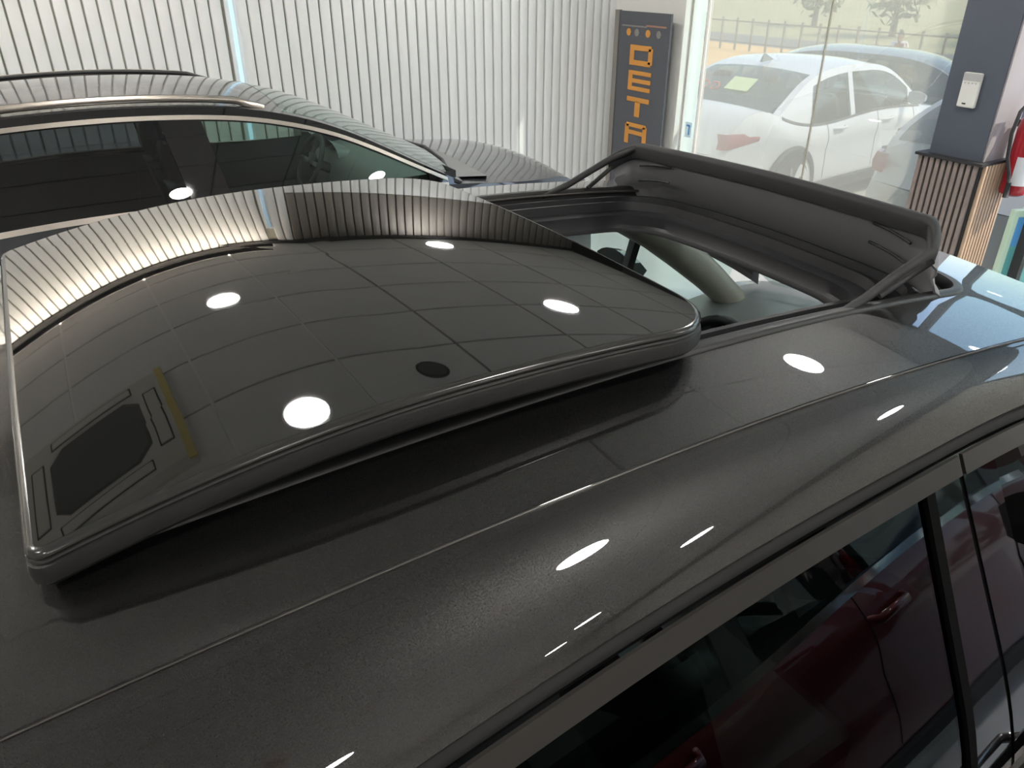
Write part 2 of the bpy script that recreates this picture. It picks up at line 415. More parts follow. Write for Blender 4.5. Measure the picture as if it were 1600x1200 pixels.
# ------------------------------------------------------------------ ceiling fittings
def downlight(x, y, label):
    t = root('downlight', (x, y, HC), label=label, cat='ceiling light', group='round ceiling downlights')
    lathe('rim', [(.132, .004), (.150, .004), (.152, -.004), (.146, -.012), (.136, -.014), (.132, -.006)], (0, 0, 0), M_tbar, t)
    lathe('diffuser', [(.001, -.004), (.133, -.004), (.133, -.007), (.001, -.009)], (0, 0, 0), M_disc, t)
for x, y, l in [(.5, 4.67, 'round ceiling downlight above the gap between the two parked cars, rear one'),
                (.49, 2.84, 'round ceiling downlight nearest the ceiling air conditioner'),
                (3.0, 5.84, 'round ceiling downlight closest to the slatted wall near the banner'),
                (3.0, 3.85, 'round ceiling downlight over the gap in front of the black neighbouring car'),
                (3.70, 2.18, 'round ceiling downlight over the graphite car bonnet'),
                (1.38, -.28, 'round ceiling downlight over the aisle beside the graphite car'),
                (3.98, -.48, 'round ceiling downlight over the aisle near the window front'),
                (.49, -2.7, 'round ceiling downlight above the maroon car roof'),
                (3.0, -2.05, 'round ceiling downlight above the maroon car bonnet'),
                (3.0, -4.0, 'round ceiling downlight beyond the maroon car near the front wall'),
                (-2.0, 4.67, 'round ceiling downlight behind the black neighbouring car'),
                (-2.0, 2.84, 'round ceiling downlight behind the air conditioner'),
                (-2.0, 1.0, 'round ceiling downlight behind the graphite car tail'),
                (-2.0, -.85, 'round ceiling downlight in the rear aisle'),
                (-2.0, -2.7, 'round ceiling downlight behind the maroon car tail'),
                (.49, -4.6, 'round ceiling downlight beyond the maroon car in the middle row'),
                (.49, -6.4, 'round ceiling downlight by the far side wall in the middle row'),
                (3.4, -5.6, 'round ceiling downlight by the far side wall near the front'),
                (-2.0, -4.6, 'round ceiling downlight beyond the maroon car in the rear row')]:
    downlight(x, y, l)
t = root('ceiling_speaker', (1.43, 3.0, HC), label='dark round speaker set in a ceiling tile', cat='speaker')
lathe('rim', [(.09, .004), (.105, .004), (.105, -.006), (.092, -.012), (.09, -.006)], (0, 0, 0), M_void, t); lathe('grille', [(.001, -.003), (.09, -.003), (.09, -.008), (.001, -.012)], (0, 0, 0), M_acgrille, t)
t = root('air_conditioner', (AC[0], AC[1], HC), label='square ceiling cassette air conditioner with dark intake grille', cat='air conditioner')
lp = lambda r, ch, z: [(r - ch, -r, z), (r, -r + ch, z), (r, r - ch, z), (r - ch, r, z), (-r + ch, r, z), (-r, r - ch, z), (-r, -r + ch, z), (-r + ch, -r, z)]
loft('casing', [lp(.54, .01, .01), lp(.54, .01, -.02), lp(.50, .02, -.05), lp(.33, .10, -.052)], M_ac, t, cap0=True, smooth=False)
loft('intake_grille', [lp(.33, .10, -.048), lp(.31, .10, -.058)], M_acgrille, t, cap0=True, cap1=True, smooth=False)
for k in range(4):
    a = k * math.pi / 2
    V, Fc = boxv((0, 0, 0), (.58, .075, .012)); o = mesh('louvre', V, Fc, M_ac, t, smooth=False, bevel=.003)
    o.location = (.415 * math.sin(a), -.415 * math.cos(a), -.052); o.rotation_euler = (0, 0, a)
    V, Fc = join([boxv((0, .043, 0), (.6, .008, .004)), boxv((0, -.043, 0), (.6, .008, .004)), boxv((.3, 0, 0), (.008, .09, .004)), boxv((-.3, 0, 0), (.008, .09, .004))])
    o = mesh('louvre_gap', V, Fc, M_void, t, smooth=False); o.location = (.415 * math.sin(a), -.415 * math.cos(a), -.053); o.rotation_euler = (0, 0, a)
box('protective_strip', (.52, 0, -.045), (.05, 1.06, .012), M_yellow, t)

# ------------------------------------------------------------------ generic car
class Car:
    """body in local coordinates: x forward, y left, z up"""
    def __init__(s, r, xr, xf, W, belt, roof, lean, paintm, yc=0.0, halff=None, wround=.22, sill=.24):
        s.r, s.xr, s.xf, s.W, s.yc, s.p, s.sill = r, xr, xf, W, yc, paintm, sill
        s.zb = curve(belt); s.R = curve(roof) if roof else None; s.lean = lean; s._h = halff; s.wround = wround
    def w(s, x):
        m = (s.xf + s.xr) / 2; e = abs(x - m) / ((s.xf - s.xr) / 2)
        return s.W * (1 - s.wround * min(1, e) ** 5 - .02 * e * e)
    def half(s, x, z):
        if s._h: return s._h(x, z)
        return s.w(x) - .055 - s.lean * (z - s.zb(x))
    def P(s, x, sg, z, off=0.0): return (x, s.yc + sg * (s.half(x, z) + off), z)
    def side(s, name, sg, x0, x1, z0, z1, m, off=0.0, ns=10, nt=4, parent=None, solid=.006):
        fx = lambda v: v if callable(v) else (lambda q: v)
        x0, x1, z0, z1 = map(fx, (x0, x1, z0, z1)); G = []
        for i in range(ns + 1):
            row = []
            for j in range(nt + 1):
                a, t = i / ns, j / nt; xx = x0(1.2) * (1 - a) + x1(1.2) * a
                for _ in range(6):
                    lo, hi = z0(xx), z1(xx); zz = lo + max(0.0, hi - lo) * t; xx = x0(zz) * (1 - a) + x1(zz) * a
                row.append(s.P(xx, sg, zz, off))
            G.append(row)
        return gmesh(name, G, m, parent or s.r, flip=(sg > 0), solid=solid)
    def lower(s, cowl, tail, wheels, wr, trimm=M_softblack, hood=True):
        xs = [s.xr + (s.xf - s.xr) * (.5 - .5 * math.cos(math.pi * i / 44)) for i in range(45)]
        prof = [(0, -.07), (.06, -.02), (.16, .0), (.42, -.004), (.58, -.012), (.70, -.002), (.78, .0), (.88, -.018), (.96, -.040), (1, -.055)]
        parts = []; ends = {}
        for sg in (-1, 1):
            G = [[(x, s.yc + sg * (s.w(x) + dy), s.sill + (s.zb(x) - s.sill) * k) for k, dy in prof] for x in xs]
            parts.append(grid(G, flip=(sg < 0))); ends[sg] = (G[0], G[-1])
        for e, fl in ((0, False), (1, True)):
            a, b = ends[-1][e], ends[1][e]; bul = (-.07, .07)[e]
            G = [[(p[0] + bul * (1 - (2 * k / 12 - 1) ** 2), p[1] + (q[1] - p[1]) * k / 12, p[2]) for p, q in zip(a, b)] for k in range(13)]
            parts.append(grid(G, flip=fl))
        V, Fc = join(parts)
        s.body = mesh('body', V, Fc, s.p, s.r, auto=50)
        def deck(name, xa, xb, cr):
            G = []
            for x in lin(xa, xb, 18):
                h = s.w(x) - .053; e = abs(x - xa) / max(1e-6, abs(xb - xa))
                G.append([(x + (.07 if xb > xa else -.07) * (1 - (k / 8 - 1) ** 2) * e ** 3, s.yc + h * (k / 8 - 1), s.zb(x) + cr * (1 - (k / 8 - 1) ** 2) * (1 - .6 * e ** 4)) for k in range(17)])
            return gmesh(name, G, s.p, s.r, flip=(xb < xa))
        if hood: deck('bonnet', cowl, s.xf, .05)
        deck('tailgate' if tail - s.xr < .5 else 'boot_lid', tail, s.xr, .03)
        # cabin tub
        lp = lambda x0, x1, i, z: [(x0, s.yc - s.W + i, z), (x1, s.yc - s.W + i, z), (x1, s.yc + s.W - i, z), (x0, s.yc + s.W - i, z)]
        loft('cabin_tub', [lp(tail, cowl, .12, s.zb(0) - .015), lp(tail, cowl, .14, .34)], M_softblack, s.r, cap1=True, smooth=False)
        for xw in wheels:
            for sg in (-1, 1):
                y = s.yc + sg * (s.w(xw) - .10)
                t = lathe('wheel', [(wr * .60, -.09), (wr * .93, -.11), (wr, -.085), (wr, .085), (wr * .93, .11), (wr * .60, .09)], (xw, y, wr), M_tyre, s.r, 'y', 30)
                lathe('rim', [(wr * .08, sg * .112), (wr * .60, sg * .095), (wr * .64, sg * .10), (wr * .64, -sg * .08), (wr * .1, sg * .02)], (xw, y, wr), M_alloy, t, 'y', 30)
                V, Fc = join([boxv((0, 0, 0), (.001, .001, .001))] + [tubev([(xw + .05 * math.cos(a), y + sg * .105, wr + .05 * math.sin(a)), (xw + wr * .60 * math.cos(a), y + sg * .10, wr + wr * .60 * math.sin(a))], .022, 6) for a in [math.pi / 2 + k * 2 * math.pi / 5 for k in range(5)]])
                V, Fc = V[8:], [tuple(i - 8 for i in q) for q in Fc[6:]]
                mesh('spokes', V, Fc, M_alloy, t)
                pts = [(xw + (wr + .055) * math.cos(a), s.yc + sg * (s.w(xw) + .004), wr + (wr + .055) * math.sin(a)) for a in lin(-.25, math.pi + .25, 26)]
                tube('wheel_arch', pts, .032, trimm, s.r, 8)
                P = [[(xw + q * (wr + .05) * math.cos(a), s.yc + sg * (s.w(xw) + .003), wr + q * (wr + .05) * math.sin(a)) for a in lin(-.25, math.pi + .25, 26)] for q in (.3, 1)]
                gmesh('arch_liner', P, M_softblack, s.r)
        for sg in (-1, 1):
            box('side_skirt', ((wheels[0] + wheels[1]) / 2, s.yc + sg * (s.w(0) - .03), s.sill + .01), (wheels[1] - wheels[0] - 2 * wr - .14, .08, .12), trimm, s.r, bevel=.02)
    def lamps(s, zf, zr_, wl=.36):
        for sg in (-1, 1):
            for xx, zc, m, d, nm in ((s.xf - .06, zf, M_lamp, -1, 'headlamp'), (s.xr + .06, zr_, M_red, 1, 'tail_lamp')):
                G = []
                for k in range(9):
                    x = xx + d * wl * .9 * (k / 8) ** 1.6; yy = s.w(x) - .03 - (.10 if k == 0 else 0)
                    hh = .075 * (1 - .55 * (k / 8) ** 2)
                    ins = .02
                    G.append([(x - d * .035, s.yc + sg * (yy + ins), zc - hh + .03 * k / 8), (x - d * .035, s.yc + sg * (yy + ins + .012), zc + .03 * k / 8), (x - d * .03, s.yc + sg * (yy + ins - .012), zc + hh + .03 * k / 8)])
                gmesh(nm, G, m, s.r, flip=(sg * d > 0), solid=.03)
    def top(s, name, xa, xb, f0, f1, m, cr=.05, bul=.0, off=0.0, n=24, parent=None, solid=.006, nf=14, xref=None, xfar=0):
        G = []
        for x in lin(xa, xb, n):
            h = s.half(x, s.R(x)); row = []
            for k in range(nf + 1):
                q = f0 + (f1 - f0) * k / nf; e = 1 - q * q
                bt = bul * (x - xref) / (xfar - xref) if xref is not None else bul
                row.append((x + bt * e, s.yc + q * h, s.R(x) + cr * e + off))
            G.append(row)
        return gmesh(name, G, m, parent or s.r, flip=xb < xa, solid=solid)
    def greenhouse(s, xA, xH, xT, xC, wins, fo, glassF, glassR, framem=M_black, chrome=None, cr=.05):
        """xA cowl, xH header, xT rear roof edge, xC rear glass base; wins: (x0,slant0,x1,slant1,front?)"""
        s.top('roof_panel', xT, xH, -1, 1, s.p, cr, solid=.02, n=30)
        s.top('windscreen', xH, xA - .02, -.93, .93, M_wind, cr, .07, .002, xref=xH, xfar=xA)
        s.top('rear_window', xC + .02, xT, -.90, .90, glassR, cr, -.06, .002, xref=xT, xfar=xC)
        for sg in (-1, 1):
            a, b = sorted((sg * .93, sg * 1.0)); s.top('a_pillar', xH, xA, a, b, s.p, cr, .07, nf=3, solid=.03, xref=xH, xfar=xA)
            a, b = sorted((sg * .90, sg * 1.0)); s.top('rear_pillar', xC, xT, a, b, s.p, cr, -.06, nf=3, solid=.03, xref=xT, xfar=xC)
            s.side('door_frame', sg, xC + .06, xA - .06, lambda x: max(s.zb(x), s.R(x) - fo(x)), s.R, framem, 0, 46, 2, solid=.03)
            ws = sorted(wins)
            bounds = [(lambda z: xC + .02, 0)]
            edges = []
            for (x0, s0, x1, s1, fr) in ws:
                e0 = (lambda z, a=x0, b=s0: a + b * (z - 1.0)); e1 = (lambda z, a=x1, b=s1: a + b * (z - 1.0)); edges.append((e0, e1))
                s.side('window', sg, e0, e1, lambda x: s.zb(x) + .004, lambda x: max(s.zb(x) + .006, s.R(x) - fo(x)), glassF if fr else glassR, -.006, 18, 8, solid=0)
            cuts = [lambda z: xC + .03] + [e for p in edges for e in p] + [lambda z: xA - .04]
            for k in range(0, len(cuts), 2):
                nm = 'b_pillar' if 0 < k < len(cuts) - 2 else ('quarter_pillar' if k == 0 else 'mirror_base')
                s.side(nm, sg, cuts[k], cuts[k + 1], lambda x: s.zb(x), lambda x: max(s.zb(x) + .001, s.R(x) - fo(x) + .004), framem, .001, 6, 6, solid=.025)
            if chrome:
                s.side('belt_moulding', sg, xC + .1, xA - .1, lambda x: s.zb(x) - .012, lambda x: s.zb(x) + .014, chrome, .008, 40, 1, solid=.01)
    def seats(s, xs, m=M_leather):
        for x, yo in xs:
            y = s.yc + yo; zb = .45
            t = box('seat', (x, y, zb + .06), (.5, .5, .16), m, s.r, bevel=.05)
            P = [(x - .22, .0, .0), (x - .30, .0, .35), (x - .36, 0, .62)]
            G = []
            for k, (px, _, pz) in enumerate(P + [(x - .38, 0, .66)]):
                wd = (.25, .26, .20, .12)[k]
                G.append([(px - .05, y - wd, zb + pz), (px - .05, y + wd, zb + pz), (px + .06, y + wd * .9, zb + pz), (px + .06, y - wd * .9, zb + pz)])
            loft('seat_back', G, m, t, cap0=True, cap1=True)
            G = [[(x - .38 + .045 * dx * q, y + .13 * q * dy, zb + .80 + dz) for dx, dy in ((-1, -1), (-1, 1), (1, .9), (1, -.9))] for dz, q in ((-.10, .7), (-.07, 1), (.05, 1), (.09, .7))]
            loft('headrest', G, m, t, cap0=True, cap1=True)
    def wheel_dash(s, xd, ys, zd, m=M_dash, rw=.185):
        h = s.W - .16
        pr = [(xd, .55), (xd - .05, zd - .18), (xd - .02, zd - .05), (xd + .06, zd), (xd + .3, zd + .02), (xd + .62, zd - .01), (xd + .62, .55)]
        G = [[(px, s.yc + h * q, pz - .03 * q * q) for px, pz in pr] for q in lin(-1, 1, 13)]
        d = gmesh('dashboard', G, m, s.r, flip=True, auto=50)
        # instrument hood
        G = [[(xd - .03 + .16 * k / 4, s.yc + ys + .2 * math.cos(a), zd - .03 + (.095 - .02 * k) * math.sin(a)) for a in lin(0, math.pi, 13)] for k in range(5)]
        gmesh('instrument_hood', G, m, d)
        c = Vector((xd - .17, s.yc + ys, zd - .07)); ax = Vector((-.90, 0, .43)).normalized(); u = Vector((0, 1, 0)); v = ax.cross(u)
        pts = [tuple(c + u * rw * math.cos(a) + v * rw * math.sin(a)) for a in [2 * math.pi * k / 36 for k in range(36)]]
        sw = tube('steering_wheel', pts, .017, M_softblack, s.r, 10, True)
        V, Fc = join([tubev([tuple(c), tuple(c + u * rw * math.cos(a) + v * rw * math.sin(a))], .016, 8) for a in (0, math.pi, -math.pi / 2)])
        mesh('wheel_spokes', V, Fc, M_trim, sw)
        mesh('wheel_hub', *lathev([(.02, 0), (.065, .01), (.06, .035), (.02, .04)], tuple(c), 'x', 20), M_softblack, sw)
        tube('steering_column', [tuple(c), tuple(c - ax * .28)], .035, M_softblack, sw, 10)
    def mirrors(s, x, z, m=None):
        for sg in (-1, 1):
            y0 = s.half(x, z); G = []
            for k in range(8):
                a = k / 7; yy = y0 + .05 + .2 * a; hh = .075 * math.sin(math.pi * min(.97, max(.12, .12 + .8 * a))) ** .5; dd = .09 * (1 - .45 * a)
                G.append([(x - .03, s.yc + sg * yy, z + .06 - hh), (x - .03, s.yc + sg * yy, z + .06 + hh), (x - .03 + dd * .6, s.yc + sg * yy, z + .06 + hh * .85), (x - .03 + dd, s.yc + sg * yy, z + .06), (x - .03 + dd * .6, s.yc + sg * yy, z + .06 - hh * .85)])
            o = loft('door_mirror', G, m or s.p, s.r, cap0=True, cap1=True, auto=60)
            tube('mirror_arm', [(x + .02, s.yc + sg * (y0 - .01), z + .01), (x + .02, s.yc + sg * (y0 + .09), z + .03)], .025, M_softblack, o, 8)
    def handles(s, xs, z, m=M_chrome):
        for x in xs:
            for sg in (-1, 1):
                y = s.w(x) - .012
                pts = [(x - .10, s.yc + sg * (y - .01), z), (x - .08, s.yc + sg * (y + .028), z + .003), (x + .08, s.yc + sg * (y + .028), z + .006), (x + .10, s.yc + sg * (y - .01), z + .006)]
                tube('door_handle', pts, .012, m, s.r, 8, ell=1.4)
    def seams(s, xs, zlo=.34):
        for x in xs:
            for sg in (-1, 1):
                pr = [(.16, .0), (.42, -.004), (.58, -.012), (.70, -.002), (.78, .0), (.88, -.018), (.96, -.040), (1, -.055)]
                pts = [(x, s.yc + sg * (s.w(x) + dy + .0005), s.sill + (s.zb(x) - s.sill) * k) for k, dy in pr]
                tube('door_seam', pts, .003, M_void, s.r, 5)

# ------------------------------------------------------------------ the graphite car (foreground)
YC = 1.22
main = root('suv', (1.0, YC, 0), world=True, label='graphite grey car with its roof glass slid open in the foreground', cat='car')
def zd(x): return 1.667 - (.067 if x > .58 else .052) * (x - .58) ** 2
def zroof(x, y): return zd(x) + .04 * (1 - ((y - YC) / .645) ** 2)
def mhalf(x, z):
    h = .92 - .29 * (z - 1.05) if z > 1.15 else .891 + .29 * (1.15 - z) - .28 * (1.15 - z) ** 2
    return h - .0563 * ((x if x < 1.2 else 1.2 + .4 * math.tanh((x - 1.2) / .4)) - .6) - .03 * max(0, x - 1.5) ** 2
def _tq(x): return 1.5705 - (.075 if x < .72 else .045) * (x - .72) ** 2
T = curve([(-1.28, 1.10), (-1.05, 1.25), (-.80, 1.372)] + [(x, _tq(x)) for x in (-.5, -.2, .1, .4, .72, 1.0, 1.25)] + [(1.5, 1.522), (1.75, 1.44), (2.0, 1.325), (2.25, 1.19), (2.45, 1.07)])
mc = Car(main, -1.40, 3.32, 1.0, [(-1.40, .66), (-1.33, .85), (-1.0, .90), (0, .83), (1.3, .81), (2.0, .90), (2.4, 1.00), (3.0, .92), (3.25, .80), (3.32, .62)], None, .29, M_paint, YC, mhalf)
mc.R = T
mc.lower(2.38, -1.30, (-.42, 2.42), .36)
mc.lamps(.74, .92); mc.handles((.30, 1.42), .73, M_paint); mc.seams((.32, 1.26, 2.2)); mc.mirrors(1.84, 1.10)
# roof skin around the sunroof opening
HX0, HX1, HY0, HY1 = -.04, 1.555, .745, 1.695
hole = rrect(HX0, HX1, HY0, HY1, (.05, .09, .09, .05)); outer = rrect(-.95, 1.75, .575, 1.865, (.05, .16, .16, .05))
loops = []
for k in range(13):
    q = k / 12; loops.append([(a[0] + (b[0] - a[0]) * q, a[1] + (b[1] - a[1]) * q) for a, b in zip(hole, outer)])
L3 = [[(x, y, zroof(x, y) - .03) for x, y in hole], [(x, y, zroof(x, y) - .004) for x, y in hole]] + [[(x, y, zroof(x, y) - (0 if k else .0005)) for x, y in l] for k, l in enumerate(loops)]
loft('roof_panel', L3, M_paint, main, auto=50)
# rubber trim around the opening and its bright lip
def inset(d): return rrect(HX0 + d, HX1 - d, HY0 + d, HY1 - d, [max(.02, r - d) for r in (.05, .09, .09, .05)])
def ringz(l, dz): return [(x, y, zroof(x, y) + dz) for x, y in l]
loft('opening_trim', [ringz(inset(-.005), -.001), ringz(inset(-.003), .004), ringz(inset(.004), .0055), ringz(inset(.014), .004), ringz(inset(.017), -.004), ringz(inset(.018), -.03)], M_gasket, main, auto=60, flip=True)
# sunroof tray: rails and ridges stepping down into the opening
FX0 = .60
def trayloop(d, dz):
    l = rrect(FX0 + d * .4, HX1 - (d * 1.25 + .03 * min(1, d / .04)), HY0 + d, HY1 - d, [.04, .085 + .25 * d, .085 + .25 * d, .04])
    return [(x, y, zroof(x, y) + dz) for x, y in l]
loft('sunroof_tray', [trayloop(.016, -.012), trayloop(.019, -.032), trayloop(.040, -.034), trayloop(.042, -.018), trayloop(.050, -.018), trayloop(.053, -.038), trayloop(.072, -.040), trayloop(.075, -.026), trayloop(.084, -.026), trayloop(.088, -.048), trayloop(.104, -.052), trayloop(.110, -.056), trayloop(.112, -.082), trayloop(.118, -.092)], M_black, main, auto=35, flip=True)
loft('headliner', [trayloop(.117, -.090), trayloop(.128, -.098)] + [[(x, y, zroof(x, y) - .098) for x, y in rrect(FX0 - 1.3 * q, HX1 + .12 * q, HY0 + .1 - .20 * q, HY1 - .1 + .20 * q, (.05, .09, .09, .05))] for q in (0.2, .6, 1.0)], M_cloth, main)
# fixed rear glass below the slid panel
rg = rrect(HX0 + .02, FX0 - .005, HY0 + .02, HY1 - .02, (.04, .02, .02, .04))
cxr, cyr = (HX0 + FX0) / 2, YC
loft('rear_roof_glass', [[(cxr + (x - cxr) * q, cyr + (y - cyr) * q, zroof(cxr + (x - cxr) * q, cyr + (y - cyr) * q) - .012) for x, y in rg] for q in (1, .8, .6, .4, .2)], M_roofglass, main, centre=(cxr, cyr, zroof(cxr, cyr) - .012), flip=True)
for sg in (-1, 1):
    y = YC + sg * .452
    V, Fc = join([tubev([(x, y + sg * dy, zroof(x, y) - .008) for x in lin(FX0 - .3, 1.46, 24)], .0035, 6) for dy in (0, .010)])
    mesh('guide_rail', V, Fc, M_trim, main)
# sliding glass panel (tilted up and slid back over the roof)
def zg(x, y): return 1.767 - (.275 if x < .35 else .12) * (x - .35) ** 2 + .012 * (1 - ((y - 1.21) / .5) ** 2)
GX0, GX1, GY0, GY1 = -.103, .808, .703, 1.717
def gl(d): return rrect(GX0 + d, GX1 - d, GY0 + d, GY1 - d, [max(.004, r - d) for r in (.022, .115, .115, .022)], ne=30)
def gz(l, dz): return [(x, y, zg(x, y) + dz) for x, y in l]
pane = gl(.009); pcx, pcy = (GX0 + GX1) / 2, (GY0 + GY1) / 2
gp = loft('sliding_roof_glass', [[(pcx + (x - pcx) * q, pcy + (y - pcy) * q, zg(pcx + (x - pcx) * q, pcy + (y - pcy) * q)) for x, y in pane] for q in (1, .97, .9, .8, .7, .6, .5, .4, .3, .2, .1)], M_roofglass, main, centre=(pcx, pcy, zg(pcx, pcy)), flip=True)
loft('glass_edge', [gz(gl(.0095), -.0002), gz(gl(.005), -.0006), gz(gl(.0), -.0035), gz(gl(.0), -.007)], M_edge, gp, auto=60)
loft('glass_seal', [gz(gl(.002), -.005), gz(gl(.006), -.008), gz(gl(.001), -.011), gz(gl(.0), -.013), gz(gl(.0035), -.0145), gz(gl(-.001), -.017), gz(gl(-.003), -.026), gz(gl(-.002), -.036), gz(gl(.004), -.043), gz(gl(.014), -.046), gz(gl(.06), -.044)] + [[(pcx + (x - pcx) * q, pcy + (y - pcy) * q, zg(pcx + (x - pcx) * q, pcy + (y - pcy) * q) - .04) for x, y in pane] for q in (.8, .4, .02)], M_rubber, gp, cap1=True, auto=24)
for sg in (-1, 1):
    for x in (.12, .66):
        y = YC + sg * .445
        V, Fc = join([tubev([(x - .10, y, zroof(x - .1, y) - .006), (x, y, zg(x, y) - .045), (x + .06, y, zg(x + .06, y) - .045)], .007, 6), boxv((x + .03, y, zg(x, y) - .05), (.05, .018, .016)), boxv((x - .1, y, zroof(x - .1, y) - .002), (.05, .022, .014))])
        mesh('lift_arm', V, Fc, M_trim, main, smooth=False)
# cantrail rolling from the roof crease down to the door gap, and on into the pillars
def side_y(x, z): return mhalf(x, z)
for sg in (-1, 1):
    G = []; GS = []
    for x in lin(-1.25, 2.43, 96):
        oh, oz = side_y(x, T(x)) - .010, T(x) + .004
        ih, iz = .645, zd(x) - .004
        k = 0.0
        if x > 1.55: k = min(1, (x - 1.55) / .35)
        if x < -.80: k = min(1, (-.80 - x) / .35)
        k = k * k * (3 - 2 * k)
        ih = ih * (1 - k) + (oh - .085) * k; iz = min(iz, iz * (1 - k) + (oz + .035) * k)
        P0, P3 = (ih, iz), (oh, oz); dh = oh - ih; dz = iz - oz
        P1 = (ih + dh * .42, iz - dz * .11); P2 = (oh - dh * .21, oz + dz * .53)
        row = [(x, YC + sg * (ih - .004), iz + .0042), (x, YC + sg * (ih - .0015), iz + .001)]
        for j in range(17):
            t = j / 16; b = [(1 - t) ** 3, 3 * t * (1 - t) ** 2, 3 * t * t * (1 - t), t ** 3]
            row.append((x, YC + sg * sum(w_ * p[0] for w_, p in zip(b, (P0, P1, P2, P3))), sum(w_ * p[1] for w_, p in zip(b, (P0, P1, P2, P3)))))
        row.append((x, YC + sg * (oh - .003), oz - .004))
        G.append(row); GS.append([(x, YC + sg * (oh - .0025), oz - .003), (x, YC + sg * (oh - .004), oz - .008), (x, YC + sg * (oh - .012), oz - .012), (x, YC + sg * (oh - .016), oz - .06)])
    gmesh('cantrail', G, M_paint, main, flip=(sg > 0), auto=60); gmesh('door_seal', GS, M_void, main, flip=(sg > 0))
    tube('crease_moulding', [(x, YC + sg * .6465, zd(x) - .0032) for x in lin(-.93, 1.60, 60)], .0016, M_trim, main, 6)
# doors: gap, satin frame strip, glass, pillar covers
fo = lambda x: .050 - .02 * max(0, min(1, (x - 1.7) / .5))
B1 = lambda z: .985 + .27 * (1.53 - z)
B2 = lambda z: 1.075 + .36 * (1.55 - z)
B3 = lambda z: 1.182 + .42 * (1.52 - z)
sh = lambda fn, d: (lambda z: fn(z) + d)
zbm = lambda x: mc.zb(x)
ztop = lambda x: max(zbm(x) + .002, T(x) - fo(x))
for sg in (-1, 1):
    mc.side('door_gap', sg, -1.15, 2.38, lambda x: max(zbm(x), T(x) - .03), lambda x: T(x) + .002, M_void, -.022, 60, 1, solid=.01)
    mc.side('rear_door_frame', sg, -1.12, sh(B2, -.006), lambda x: max(zbm(x), T(x) - .048), lambda x: max(zbm(x) + .001, T(x) - .014), M_trim, .005, 40, 3, solid=.006)
    mc.side('front_door_frame', sg, sh(B2, .004), 2.36, lambda x: max(zbm(x), T(x) - fo(x)), lambda x: max(zbm(x) + .001, T(x) - .014), M_trim, .005, 30, 3, solid=.006)
    mc.side('rear_door_window', sg, -.55, B1, lambda x: zbm(x) + .004, ztop, M_maint, -.008, 24, 12, solid=0)
    mc.side('rear_quarter_panel', sg, -1.2, -.55, lambda x: zbm(x), ztop, M_piano, -.004, 12, 6, solid=.02)
    mc.side('glass_run', sg, B1, sh(B1, .022), lambda x: zbm(x), ztop, mat('seal_black', (.004, .004, .004), .9, spec=.08), .0005, 2, 10, solid=.02)
    mc.side('rear_pillar_cover', sg, sh(B1, .022), sh(B2, -.007), lambda x: zbm(x), ztop, M_piano, -.002, 4, 12, solid=.02)
    mc.side('pillar_gap', sg, sh(B2, -.01), sh(B2, .008), lambda x: zbm(x), ztop, M_void, -.014, 2, 10, solid=.01)
    mc.side('front_pillar_cover', sg, sh(B2, .005), B3, lambda x: zbm(x), ztop, M_piano, -.002, 4, 12, solid=.02)
    mc.side('front_door_window', sg, B3, 1.70, lambda x: zbm(x) + .004, ztop, M_front if sg > 0 else M_maint, -.008, 20, 10, solid=0)
    mc.side('window_divider', sg, 1.70, 1.73, lambda x: zbm(x), ztop, M_softblack, .0, 2, 8, solid=.03)
    mc.side('quarter_window', sg, 1.73, 2.28, lambda x: zbm(x) + .004, ztop, M_front, -.008, 10, 6, solid=0)
    mc.side('belt_moulding', sg, -1.1, 2.3, lambda x: zbm(x) - .01, lambda x: zbm(x) + .014, M_trim, .008, 40, 1, solid=.01)
# windscreen, pillars inside, rear window
G = []
for t in lin(0, 1, 18):
    x = 1.70 + (2.46 - 1.70) * t; row = []
    for k in range(17):
        q = k / 8 - 1; h = .60 + .14 * t; e = 1 - q * q
        z = (zd(1.72) - .004) * (1 - t) + 1.045 * t + .04 * e * (1 - .5 * t)
        row.append((x + (.05 + .06 * t) * e - .02, YC + q * h, z))
    G.append(row)
gmesh('windscreen', G, M_wind, main)
G = []
for t in lin(0, 1, 10):
    x = -.94 - .32 * t
    G.append([(x - .06 * (1 - (k / 6 - 1) ** 2), YC + (k / 6 - 1) * (.62 + .06 * t), 1.535 - .43 * t + .035 * (1 - (k / 6 - 1) ** 2)) for k in range(13)])
gmesh('rear_window', G, M_maint, main)
for sg in (-1, 1):
    pts = [(1.42, .655, 1.525), (1.58, .675, 1.475), (1.74, .695, 1.39), (1.90, .715, 1.28), (2.06, .735, 1.16), (2.22, .755, 1.03)]
    tube('a_pillar_trim', [(x, YC + sg * h, z) for x, h, z in pts], [.05, .065, .075, .075, .07, .065], M_pillar_trim, main, 16, ell=.8)
    tube('roof_side_lining', [(x, YC + sg * .625, T(x) - .01) for x in lin(-.9, 1.55, 24)], .045, M_cloth, main, 10)
    mc.side('door_card', sg, -.9, 2.2, .40, lambda x: zbm(x) - .01, M_dash, -.10, 20, 4, solid=.02)
mc.wheel_dash(1.94, .40, 1.045, M_dash)
mc.seats([(1.10, .38), (1.10, -.38), (.05, .40), (.05, -.40)])
d = tube('lit_cowl_edge', [(2.33 + .12 * t, YC + .74 - .30 * t, 1.125 - .03 * t + .006 * math.sin(3 * t)) for t in lin(0, 1, 14)], [.004 + .006 * math.sin(math.pi * t) for t in lin(0, 1, 14)], mat('lit_edge_pink', (.62, .40, .34), .4), main, 8)  # pink strip stands for light caught along the cowl edge
